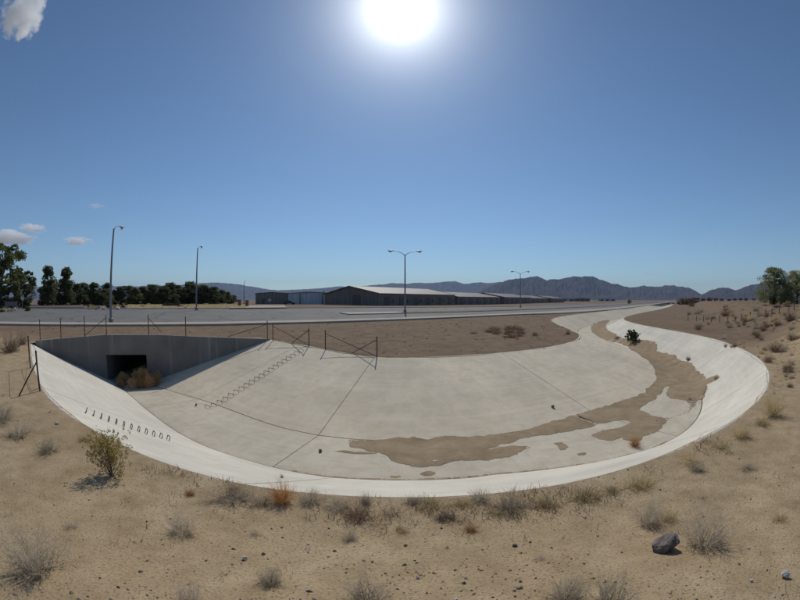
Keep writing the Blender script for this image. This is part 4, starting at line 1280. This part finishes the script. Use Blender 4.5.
# ------------------------------------------------------------------ sheds beyond the road
def shed(name, label, corner, ux, length, width, eave, ridge, wallm, roofm, doors=0, gate=True, group=None):
    """gabled shed: local x runs along the long side from the near corner, local y across"""
    x0, y0 = corner; ang = math.atan2(ux[1], ux[0])
    z = float(zterr(np.array([x0]), np.array([y0]))[0])
    o = thing(name, label, 'building', (x0, y0, z - 0.1), ang, group)
    t = 0.15
    wb = [('side_wall', (0, length, 0, t)), ('side_wall', (0, length, width - t, width))]
    for nm, (a, b2, c, d) in wb: MB().box(a, b2, c, d, 0, eave).build(nm, wallm, o)
    for xe in (0.003, length - t - 0.003):
        mb = MB(); poly = [(t, 0), (width - t, 0), (width - t, eave), (width / 2, ridge - 0.02), (t, eave)]
        k = len(poly)
        mb.add([(xe, y, q) for y, q in poly] + [(xe + t, y, q) for y, q in poly], [tuple(range(k)), tuple(range(2 * k - 1, k - 1, -1))] + [(i, i + k, (i + 1) % k + k, (i + 1) % k) for i in range(k)])
        mb.build('gable_wall', wallm, o)
    ov = 0.35; rise = (ridge - eave) / (width / 2)
    for s in (0, 1):
        ya, yb = (-ov, width / 2) if s == 0 else (width + ov, width / 2)
        za = eave - ov * rise + 0.05
        rf = MB().add([(-ov, ya, za), (length + 0.0, ya, za), (length + 0.0, yb, ridge + 0.05), (-ov, yb, ridge + 0.05), (-ov, ya, za + 0.1), (length + 0.0, ya, za + 0.1), (length + 0.0, yb, ridge + 0.15), (-ov, yb, ridge + 0.15)],
                      [(0, 3, 2, 1), (4, 5, 6, 7), (0, 1, 5, 4), (1, 2, 6, 5), (2, 3, 7, 6), (3, 0, 4, 7)]).build('roof_slope', roofm, o)
        for xe in (-ov - 0.12, length + 0.002):
            MB().add([(xe, ya, za - 0.12), (xe + 0.115, ya, za - 0.12), (xe + 0.115, yb, ridge - 0.07), (xe, yb, ridge - 0.07), (xe, ya, za + 0.17), (xe + 0.115, ya, za + 0.17), (xe + 0.115, yb, ridge + 0.22), (xe, yb, ridge + 0.22)],
                     [(0, 3, 2, 1), (4, 5, 6, 7), (0, 1, 5, 4), (1, 2, 6, 5), (2, 3, 7, 6), (3, 0, 4, 7)]).build('verge_trim', 'shed_trim', rf)
    for k in range(doors):
        xx = length * (k + 0.5) / doors
        dr = MB().box(xx - 1.5, xx + 1.5, -0.07, -0.004, 0.05, min(2.9, eave - 0.7)).build('roller_door', 'shed_trim', o)
        for q in range(5): MB().box(xx - 1.45, xx + 1.45, -0.1, -0.071, 0.2 + q * 0.52, 0.25 + q * 0.52).build('rib', 'shed_brown', dr)
        MB().box(xx + 2.6, xx + 3.5, -0.06, -0.004, 0.9, 2.1).build('window', 'glass_dark', o)
    if gate:
        MB().box(-0.05, -0.004, width * 0.3, width * 0.3 + 4, 0.05, min(3.6, eave - 0.3)).build('sliding_door', 'shed_trim', o)
    return o
ux = np.array([0.62, 0.785]); ux /= np.linalg.norm(ux)
c0 = np.array(at(379, 306.3, 0.62)[:2])
sg = 'long gabled sheds in a row beyond the road'
labs = ['long brown gabled shed with pale pinkish roof, nearest of the row', 'second long brown gabled shed in the row behind the double-arm lamp', 'third long brown gabled shed in the row before the mountains', 'fourth brown gabled shed, left of the far double-arm lamp base', 'farthest low brown gabled shed of the row']
for i, lb in enumerate(labs):
    shed('gabled_shed', lb, c0 + ux * (52.0 * i) + np.array([-ux[1], ux[0]]) * (0, 1.2, 0.4, 2.0, 0.8)[i], ux, 47.5, 26.5, (3.95, 3.6, 3.85, 3.5, 3.6)[i], (6.5, 5.9, 6.3, 5.7, 5.8)[i], 'shed_brown', 'shed_roof', 6 if i < 3 else 4, i == 0, sg)
def flat_shed(name, label, pxl, pxr, dist, h, wallm, slant=0.0, depth=14, roofpeak=0.4):
    a = np.array(azp(pxl, dist * (1 + slant))); b2 = np.array(azp(pxr, dist)); d = b2 - a; L = np.linalg.norm(d)
    z = float(zterr(np.array([a[0]]), np.array([a[1]]))[0])
    o = thing(name, label, 'building', (a[0], a[1], z - 0.1), math.atan2(d[1], d[0]))
    MB().add([(0, 0, 0), (L, 0, 0), (L, 0, h - 0.1), (L / 2, 0, h + roofpeak - 0.1), (0, 0, h - 0.1), (0, depth, 0), (L, depth, 0), (L, depth, h - 0.1), (L / 2, depth, h + roofpeak - 0.1), (0, depth, h - 0.1)],
             [(0, 1, 2, 3, 4), (9, 8, 7, 6, 5), (0, 5, 6, 1), (1, 6, 7, 2), (4, 9, 5, 0)]).build('wall', wallm, o)
    MB().add([(-0.2, -0.2, h - 0.1), (L / 2, -0.2, h + roofpeak), (L + 0.2, -0.2, h - 0.1), (-0.2, depth, h - 0.1), (L / 2, depth, h + roofpeak), (L + 0.2, depth, h - 0.1),
              (-0.2, -0.2, h + 0.1), (L / 2, -0.2, h + roofpeak + 0.2), (L + 0.2, -0.2, h + 0.1), (-0.2, depth, h + 0.1), (L / 2, depth, h + roofpeak + 0.2), (L + 0.2, depth, h + 0.1)],
             [(0, 3, 4, 1), (1, 4, 5, 2), (6, 7, 10, 9), (7, 8, 11, 10), (0, 1, 7, 6), (1, 2, 8, 7), (3, 9, 10, 4), (4, 10, 11, 5), (0, 6, 9, 3), (2, 5, 11, 8)]).build('roof', 'shed_trim', o)
    return o, L
o, L = flat_shed('flat_shed', 'tan flat-roofed shed at the left end of the sheds', 255.5, 288, 150, 4.4, 'shed_tan', 0.02)
MB().box(L * 0.2, L * 0.2 + 1.1, -0.06, -0.003, 0, 2.2).build('door', 'shed_trim', o)
MB().box(L * 0.24 + 2, L * 0.24 + 3.4, -0.06, -0.003, 1.2, 2.2).build('window', 'sign_white', o)
o, L = flat_shed('flat_shed', 'pale blue grey metal shed between the tan shed and the long brown gabled shed', 288.3, 331.5, 142, 4.35, 'shed_pale', 0.02)
for k, (a, b2) in enumerate(((0.02, 0.26), (0.29, 0.78), (0.82, 0.98))):
    MB().box(L * a, L * b2, -0.05, -0.003, 0.1, 4.0).build('wall_panel', 'shed_pale', o)
for a in (0.275, 0.8): MB().box(L * a - 0.3, L * a + 0.3, -0.08, -0.051, 0, 4.2).build('pilaster', 'shed_tan', o)
MB().tube([(L * 0.8, 3, 4.3), (L * 0.8, 3, 5.2)], 0.25, 8).build('roof_vent', 'lamp_pole', o)
for i, (pl, pr_, ds, h, mm, lb) in enumerate(((539, 552, 560, 4, 'shed_brown', 'low dark shed far off below the dark mountains'), (553, 575, 640, 4.5, 'shed_pale', 'white roofed far shed below the dark mountains, left one'), (598, 616, 760, 5, 'shed_pale', 'white far shed below the dark mountains, right one'), (574, 590, 620, 4.5, 'shed_tan', 'low tan far shed between the two white far sheds'))):
    o, L = flat_shed('far_shed', lb, pl, pr_, ds, h, mm, 0.0, 25, 0.8)
    for k in range(3): MB().box(L * (0.15 + 0.3 * k), L * (0.3 + 0.3 * k), -0.08, -0.003, 0, h * 0.75).build('door', 'shed_trim', o)
# dark parked car by the pale shed
def car(px, dist, rot, label):
    x, y = azp(px, dist); z = float(zterr(np.array([x]), np.array([y]))[0])
    o = thing('parked_car', label, 'car', (x, y, z + 0.02), rot)
    MB().prism([(-2.2, .35), (2.2, .35), (2.25, .75), (1.2, .92), (-1.9, .95), (-2.25, .8)], -0.85, 0.85).build('body', 'car_paint', o)
    cb = MB().add([(-1.6, -.8, .93), (1.1, -.8, .93), (1.1, .8, .93), (-1.6, .8, .93), (-1.2, -.65, 1.45), (.4, -.65, 1.45), (.4, .65, 1.45), (-1.2, .65, 1.45)], [(4, 5, 6, 7), (0, 1, 5, 4), (1, 2, 6, 5), (2, 3, 7, 6), (3, 0, 4, 7)]).build('cabin', 'glass_dark', o)
    for sx in (-1.4, 1.4):
        for sy in (-0.8, 0.8): MB().tube([(sx, sy - 0.1, 0.32), (sx, sy + 0.1, 0.32)], 0.32, 12).build('wheel', 'tyre', o)
car(289.5, 134, R(10), 'dark parked car in front of the pale blue grey shed')

# ------------------------------------------------------------------ trees
def crown_mesh(seed, m, profile, clumps, leaves, leaf, spread, name='crown'):
    """leaf faces gathered in clumps; profile(t) gives the crown radius at height t in 0..1"""
    rng = random.Random(seed); v = []; f = []; cl = []
    for i in range(clumps):
        t = 0.04 + 0.92 * rng.random() ** 0.95; a = rng.uniform(0, 2 * PI); r = profile(t) * math.sqrt(rng.uniform(0.08, 1)) * rng.uniform(0.75, 1.12)
        cl.append(Vector((math.cos(a) * r, math.sin(a) * r, t)))
    for c in cl:
        sp = spread * rng.uniform(0.6, 1.4)
        for k in range(leaves):
            d = rv(rng); q = c + Vector((d.x, d.y, d.z * 0.75)) * sp * rng.uniform(0.3, 1) ** 0.6
            a = rv(rng) * leaf * rng.uniform(0.5, 1.4); b_ = rv(rng).cross(a)
            if b_.length < 1e-6: continue
            b_ = b_.normalized() * leaf * rng.uniform(0.3, 0.6); n0 = len(v)
            v += [tuple(q - a), tuple(q + b_), tuple(q + a * 0.9), tuple(q - b_)]; f.append((n0, n0 + 1, n0 + 2, n0 + 3))
    return mesh(name, v, f, m), cl
def trunk_mesh(seed, cl, base_r, h0):
    rng = random.Random(seed); mb = MB()
    mb.tube([(0, 0, -0.05), (0.01, 0, 0.25), (-0.01, 0.01, 0.55), (0, 0, 0.9)], [base_r, base_r * 0.8, base_r * 0.5, base_r * 0.12], 8)
    for c in cl[::3]:
        z = max(0.08, c.z - rng.uniform(0.08, 0.25)); mb.tube([(0, 0, min(z, 0.85)), tuple(c * 0.6 + Vector((0, 0, z)) * 0.4), tuple(c)], [base_r * 0.35, base_r * 0.2, base_r * 0.07], 5)
    return mb.mesh('trunk', 'bark')
def pine_profile(t): return 0.30 * (1 - max(0, t - 0.2) / 0.8) ** 0.65 * (0.55 + 0.45 * min(1, t / 0.2)) + 0.02
def mes_profile(t): return 0.5 * math.sqrt(max(0, 1 - ((t - 0.3) / 0.72) ** 2)) * (1 - 0.4 * t) + 0.03
def full_profile(t): return 0.40 * math.sqrt(max(0, 1 - ((t - 0.5) / 0.52) ** 2)) + 0.03
PINES = []
for i in range(5):
    cm, cl = crown_mesh(300 + i, 'pine_leaf', pine_profile, 62, 60, 0.038, 0.09)
    PINES.append((cm, trunk_mesh(300 + i, cl, 0.022, 0)))
FULL = []
for i in range(3):
    cm, cl = crown_mesh(330 + i, 'pine_leaf', full_profile, 85, 75, 0.03, 0.088)
    FULL.append((cm, trunk_mesh(330 + i, cl, 0.028, 0)))
def tree(name, var, px, basepy, toppy, wscale, label, group=None, dist=None, z=None):
    p = gat(px, basepy) if dist is None else np.array([*azp(px, dist), 0.0])
    if dist is not None: p[2] = float(zterr(p[:1], p[1:2])[0])
    D = math.hypot(p[0], p[1])
    # height from the elevation of the top at this distance
    d = pdir(px, toppy); top = CAM_Z + D * d[2] / math.hypot(d[0], d[1])
    h = (top - p[2]) / 1.04
    o = thing(name, label, 'tree', (p[0], p[1], p[2] - 0.05), prng.uniform(0, 6.28), group)
    o.scale = (h * wscale, h * wscale, h)
    obj('trunk', var[1], o); obj('crown', var[0], o)
    return o
tree('pine_tree', FULL[0], 1, 305, 240, 1.15, 'largest dark pine at the left edge of the picture', 'dark pines beyond the road', dist=92)
tree('pine_tree', FULL[1], 24, 305, 266, 0.95, 'dark pine half merged with the large left edge pine', 'dark pines beyond the road', dist=96)
tree('pine_tree', PINES[0], 47.5, 305, 265, 0.95, 'round-topped dark pine right of the large left edge pine', 'dark pines beyond the road', dist=112)
tree('pine_tree', PINES[1], 66, 305, 266, 1.0, 'tall dark pine left of the nearest street lamp', 'dark pines beyond the road', dist=118)
ordn = ['first', 'second', 'third', 'fourth', 'fifth', 'sixth', 'seventh', 'eighth', 'ninth', 'tenth', 'eleventh', 'twelfth', 'thirteenth', 'fourteenth', 'fifteenth', 'sixteenth', 'seventeenth', 'eighteenth', 'nineteenth', 'twentieth', 'twenty-first', 'twenty-second', 'twenty-third', 'twenty-fourth', 'twenty-fifth']
rowp = [(56, 279, 1.2), (77, 283, 1.1), (84, 282, 1.0), (94, 281, 0.9), (101, 287, 1.2), (107, 282, 0.9), (113, 289, 1.2), (120, 286, .9), (128, 285, 1.1), (135, 287, 1.2), (143, 286, 1.1), (151, 284, 1.0), (158, 284, .9), (164, 286, 1.2), (170, 282, 1.0), (177, 285, 1.2), (183, 284, 1.2), (190, 281, 1.0), (197, 285, 1.2), (203, 284, 1.1), (209, 286, 1.2), (215, 288, 1.2), (221, 289, 1.2), (227, 291, 1.2), (231, 294, 1.2)]
tr = random.Random(4)
for i, (px, tp, ws) in enumerate(rowp):
    ds = 128 + i * 1.5 + tr.uniform(-8, 8)
    tree('pine_tree', PINES[(i * 3 + i // 4) % 5] if i % 4 else FULL[i % 3], px, 304, tp, ws * 1.6, ordn[i] + ' pine from the left in the dense row of small pines beyond the road', 'row of small pines beyond the road', dist=ds)
# mesquite trees on the raised bank
MES = []
for i in range(2):
    cm, cl = crown_mesh(350 + i, 'mesquite_leaf', mes_profile, 190, 80, 0.016, 0.085)
    MES.append((cm, trunk_mesh(350 + i, cl, 0.022, 0)))
tree('mesquite_tree', MES[0], 775, 303, 265, 1.3, 'feathery olive green tree on the raised bank at the right edge', 'feathery trees at the right edge', dist=64)
tree('mesquite_tree', MES[1], 797, 303, 269, 1.5, 'feathery olive tree cut by the right edge of the picture', 'feathery trees at the right edge', dist=66)
p = hit(773, 306); D = dist_of(p)
o = thing('green_bush', 'small dense green bush at the foot of the feathery tree', 'bush', (p[0], p[1], p[2] - .02), 0.4)
o.scale = (9 * K * D / 1.3,) * 2 + (11 * K * D / 1.0,); obj('stems', GREEN[1][0], o); obj('foliage', GREEN[1][1], o)
HEDGE = []
for cm, tm in FULL:
    q_ = cm.copy(); q_.materials[0] = M['brown_brush']; HEDGE.append((q_, tm))
for i in range(14):
    px = 684 + i * 6.3 + tr.uniform(-2, 2)
    tree('far_tree', HEDGE[i % 3], px, 300, 298.4 - tr.uniform(0, 1.5), 2.6, ordw[i] + ' tree from the left in the low far hedgerow under the right hand mountains', 'far hedgerow trees on the right', dist=tr.uniform(230, 280))
for px, tp, ds in ((545.5, 297, 300), (629.5, 299.4, 260), (550, 299, 420)):
    tree('far_tree', FULL[1], px, 302, tp, 1.3, {545.5: 'small dark tree beside the far end of the shed row', 629.5: 'lone tiny dark tree on the plain left of the far channel end', 550: 'low dark tree before the far dark shed'}[px], dist=ds)
# wooden post fence on the raised bank
posts = []
for i in range(15):
    px = 689 + i * 7.6 + tr.uniform(-1.2, 1.2)
    x, y = azp(px, 58 - i * 1.1); posts.append((x, y, float(zterr(np.array([x]), np.array([y]))[0]), 0.75 + tr.uniform(-0.15, 0.15)))
f_ = fence('post_fence', 'row of short weathered wooden posts on top of the raised bank at the right', posts, [], [], r=0.055, m='wood_post')
for a, b_ in zip(posts[10:-1], posts[11:]):
    off = Vector(posts[0][:3])
    MB().tube([Vector(up(a, 0.55)) - off, Vector(up(b_, 0.55)) - off], 0.04, 6).build('rail', 'wood_post', f_)

# ------------------------------------------------------------------ small things beyond the road
x, y = azp(22.5, 82); z = float(zterr(np.array([x]), np.array([y]))[0])
o = thing('road_sign', 'round white-backed road sign on a thin post beside the driveway', 'sign', (x, y, z), math.atan2(-x, y))
MB().tube([(0, 0, 0), (0, 0, 2.3)], 0.05, 8).build('post', 'galv_steel', o)
MB().tube([(0, -0.03, 1.95), (0, 0.03, 1.95)], 0.42, 8).build('sign_plate', 'sign_white', o)
x, y = azp(11, 88); z = float(zterr(np.array([x]), np.array([y]))[0])
o = thing('entrance_sign', 'low purple grey entrance sign wall under the large left pine', 'sign', (x, y, z), math.atan2(-x, y))
MB().box(-1.5, 1.5, -0.15, 0.15, 0, 1.25).build('sign_wall', 'sign_purple', o); MB().box(-1.65, 1.65, -0.2, 0.2, 1.252, 1.35).build('coping', 'sign_purple', o)
for px, lab in ((171, 'long low dark bench wall in the dry grass under the pines'),):
    x, y = azp(px, 84); z = float(zterr(np.array([x]), np.array([y]))[0])
    o = thing('low_wall', lab, 'wall', (x, y, z), math.atan2(-x, y))
    MB().box(-1.9, 1.9, -0.3, 0.3, 0, 0.75).build('wall_body', 'bench_paint', o); MB().box(-2.0, 2.0, -0.36, 0.36, 0.752, 0.85).build('wall_cap', 'bench_paint', o)
for i, (px, hh) in enumerate(((239.5, 1.6), (247, 1.5))):
    x, y = azp(px, 86); z = float(zterr(np.array([x]), np.array([y]))[0])
    o = thing('gate_post', ('left' if i == 0 else 'right') + ' brown gate post beside the pale driveway left of the tan shed', 'post', (x, y, z))
    MB().box(-0.3, 0.3, -0.3, 0.3, 0, hh).build('shaft', 'wood_post', o); MB().box(-0.36, 0.36, -0.36, 0.36, hh + 0.002, hh + 0.12).build('cap', 'wood_post', o)
for i, (px, ds, w) in enumerate(((3, 76, 1.3), (9, 74, 1.0), (15, 75, 0.9), (96, 72, 1.1), (104, 71, 0.9), (111, 71.5, 1.2), (118, 71, 1.3), (90, 73, 0.8))):
    x, y = azp(px, ds); z = float(zterr(np.array([x]), np.array([y]))[0])
    o = obj('boulder', rock_mesh(500 + i, 'pale_stone'), None, (x, y, z + 0.25), (0.2, 0.3, i), (w, w * 0.8, 0.8))
    tag(o, ordw[sorted([3, 9, 15, 96, 104, 111, 118, 90]).index(px)] + ' from the left of the pale boulders along the far kerb', 'rock', 'pale boulders along the far kerb')
for i in range(26):
    px = tr.uniform(0, 28) if i < 8 else tr.uniform(88, 125) if i < 20 else tr.uniform(130, 235)
    x, y = azp(px, tr.uniform(72, 84)); z = float(zterr(np.array([x]), np.array([y]))[0])
    s = tr.uniform(0.7, 1.3)
    o = thing('low_bush', 'low bush in the planted strip beyond the far kerb', 'bush', (x, y, z - 0.05), tr.uniform(0, 6), 'low bushes beyond the far kerb', (s, s, s * 0.75))
    obj('stems', GREEN[i % 2][0], o); obj('foliage', GREEN[i % 2][1] if i % 3 else OLIVE[0][1], o)
# dry grass under the pines
def dry_grass():
    rng = random.Random(6); segs = []
    for i in range(9000):
        px = rng.uniform(128, 246); ds = rng.uniform(73, 112); x, y = azp(px, ds)
        segs.append((x, y, rng.uniform(0.25, 0.6), rng.uniform(-.25, .25), rng.uniform(-.25, .25)))
    a = np.array(segs); z = zterr(a[:, 0], a[:, 1])
    v = []; f = []
    for (x, y, h, dx, dy), zz in zip(segs, z):
        k = len(v); v += [(x - 0.1, y, zz), (x + 0.1, y + 0.05, zz), (x + dx, y + dy, zz + h)]; f.append((k, k + 1, k + 2))
    o = obj('dry_grass', mesh('dry_grass', v, f, 'straw')); kind(o, 'stuff', 'yellow dry grass under the row of pines'); o['category'] = 'grass'
dry_grass()

# ------------------------------------------------------------------ mountains
def mountains(name, prof, dist, seed, m='mountain_rock', depth=0.22, jag=1.0):
    xs = np.linspace(prof[0][0], prof[-1][0], int((prof[-1][0] - prof[0][0]) * 2.4))
    ys = np.interp(xs, [q[0] for q in prof], [q[1] for q in prof])
    rows = 26; v = []; f = []
    el = np.tan((300 - (ys + jag * 1.2 * fbm(xs / 6.0, 0 * xs + 0.3, seed, 6))) * K)
    X, T = np.meshgrid(xs, np.arange(rows) / (rows - 1) * 1.5, indexing='ij')
    wx = 1.1 * fbm(X / 9.0, T * 3.0, seed + 8, 3)
    sp = 1 - np.abs(fbm(X / 6.5 + wx + T * 0.5, T * 4.5 + wx, seed + 5, 6)) * 2.6
    prf = np.where(T <= 1, T ** 1.25, np.clip(1 - (T - 1) / 0.5, 0, 1) ** 1.2)
    hg = dist * el[:, None] * np.where(T < 1, prf * (0.62 + 0.38 * sp * (1 - 0.75 * T * T) + 0.285 * T * T), prf) - 8
    hg[:, 0] = -30
    for i, x in enumerate(xs):
        ax, ay = azp(x, 1.0)
        for k in range(rows):
            D = dist * (1 + depth * (T[i, k] - 1)); v.append((ax * D, ay * D, float(hg[i, k])))
    for i in range(len(xs) - 1):
        for k in range(rows - 1):
            a = i * rows + k; f.append((a, a + rows, a + rows + 1, a + 1))
    f = [q[::-1] for q in f]
    o = obj(name, mesh(name, v, f, m, smooth=False)); o['kind'] = 'structure'
    return o
mountains('mountains', [(-160, 293), (-80, 286), (-20, 287), (40, 288), (80, 285), (115, 286.5), (150, 286), (180, 284.5), (205, 282.5), (222, 282), (240, 284), (262, 288), (280, 289.5), (310, 288.3), (338, 285.5), (350, 286), (375, 284), (392, 281.8), (405, 282.5), (416, 281.6), (432, 281.8), (447, 280.2), (456, 280.2), (464, 282.6), (480, 281.2), (490, 282), (500, 281), (515, 280.5), (560, 283), (620, 287), (680, 292)], 13500, 3, jag=0.5)
mountains('mountains', [(466, 297), (480, 290.5), (492, 284.5), (500, 281.5), (508, 278.4), (515, 277.6), (524, 277.5), (530, 276), (537, 275.3), (543, 277.5), (547, 279.5), (556, 277.8), (562, 278), (570, 276.2), (576, 275.2), (584, 275.6), (593, 276), (600, 278.8), (608, 282), (618, 284), (630, 287), (637, 286), (644, 285.3), (655, 287.3), (665, 286), (675, 285.6), (688, 288), (697, 291.5), (706, 296), (714, 299)], 7800, 17)
mountains('mountains', [(690, 299), (703, 294), (712, 290.2), (720, 287.8), (728, 288.4), (735, 290.5), (745, 287.5), (752, 285.5), (760, 284), (765, 281.8), (772, 283), (785, 284.5), (800, 281), (830, 284), (900, 290)], 6600, 29)

# ------------------------------------------------------------------ clouds
def cloud_material(name, dens, scale, thr, seed):
    m = bpy.data.materials.new(name); m.use_nodes = True; n = m.node_tree; n.nodes.clear()
    o = n.nodes.new('ShaderNodeOutputMaterial'); pv = n.nodes.new('ShaderNodeVolumePrincipled')
    tc = n.nodes.new('ShaderNodeTexCoord')
    nz = N(n, 'ShaderNodeTexNoise', Scale=scale, Detail=5.0, Roughness=0.62)
    ad = N(n, 'ShaderNodeVectorMath', operation='ADD'); ad.inputs[1].default_value = (seed * 3.1, seed * 1.7, 0)
    n.links.new(tc.outputs['Object'], ad.inputs[0]); n.links.new(ad.outputs[0], nz.inputs['Vector'])
    ln = N(n, 'ShaderNodeVectorMath', operation='LENGTH'); n.links.new(tc.outputs['Object'], ln.inputs[0])
    # noise minus a falloff towards the rim
    val = mth(n, 'SUBTRACT', mth(n, 'SUBTRACT', nz.outputs['Fac'], thr), mth(n, 'MULTIPLY', mth(n, 'POWER', ln.outputs['Value'], 2.0), 0.26))
    d = mth(n, 'MULTIPLY', mth(n, 'MAXIMUM', mth(n, 'MINIMUM', mth(n, 'MULTIPLY', val, 9.0), 1.0), 0.0), dens)
    n.links.new(d, pv.inputs['Density']); pv.inputs['Color'].default_value = (0.999, 0.999, 0.999, 1); pv.inputs['Anisotropy'].default_value = 0.15
    n.links.new(pv.outputs[0], o.inputs['Volume'])
    return m
def cloud(px, py, w, h, dist, dens, label, seed, thr=0.40, scale=2.2):
    import bmesh
    d = Vector(pdir(px, py)); c = Vector((0, 0, CAM_Z)) + d * dist
    bm = bmesh.new(); bmesh.ops.create_icosphere(bm, subdivisions=3, radius=1.0)
    for v in bm.verts: v.co *= 1 + 0.12 * float(fbm(v.co.x * 2 + v.co.z, v.co.y * 2 - v.co.z, seed, 2))
    me = bpy.data.meshes.new('cloud'); bm.to_mesh(me); bm.free()
    me.materials.append(cloud_material('cloud_vapour', dens, scale, thr, seed))
    o = obj('cloud', me, None, c, (0, 0, math.atan2(-d.x, d.y)), (w * K * dist / 2, (w + h) / 2 * K * dist / 2, h * K * dist / 2))
    tag(o, label, 'cloud'); return o
cloud(22, 15, 50, 46, 4200, 0.014, 'small bright white cloud in the top left corner', 2, 0.34)
cloud(8, 238, 62, 15, 9000, 0.012, 'flat pale cloud low at the left edge above the large pine', 5, 0.33)
cloud(33, 228, 34, 9, 9200, 0.011, 'thin streaked cloud just above the flat left edge cloud', 7, 0.36)
cloud(78, 241, 34, 9, 9200, 0.012, 'small flat cloud left of the nearest street lamp top', 9, 0.36)
cloud(97, 206, 26, 6, 9000, 0.003, 'faint tiny cloud wisp high above the small flat cloud', 12, 0.38)
cloud(650, 274, 24, 5, 13000, 0.0012, 'faint cloud wisp over the dark mountains at the right', 15, 0.36)
S.cycles.volume_step_rate = 1.0
S.cycles.volume_max_steps = 128

# ------------------------------------------------------------------ haze
hm = bpy.data.materials.new('haze_air'); hm.use_nodes = True; n = hm.node_tree; n.nodes.clear()
o_ = n.nodes.new('ShaderNodeOutputMaterial'); pv = n.nodes.new('ShaderNodeVolumePrincipled')
pv.inputs['Color'].default_value = (0.55, 0.72, 1.0, 1); pv.inputs['Density'].default_value = 4.2e-5; pv.inputs['Anisotropy'].default_value = 0.0
n.links.new(pv.outputs[0], o_.inputs['Volume'])
M['haze_air'] = hm
hz = MB().box(-17000, 17000, -17000, 17000, -40, 900).build('haze', 'haze_air')
kind(hz, 'stuff', 'thin pale haze filling the air over the whole plain'); hz['category'] = 'haze'
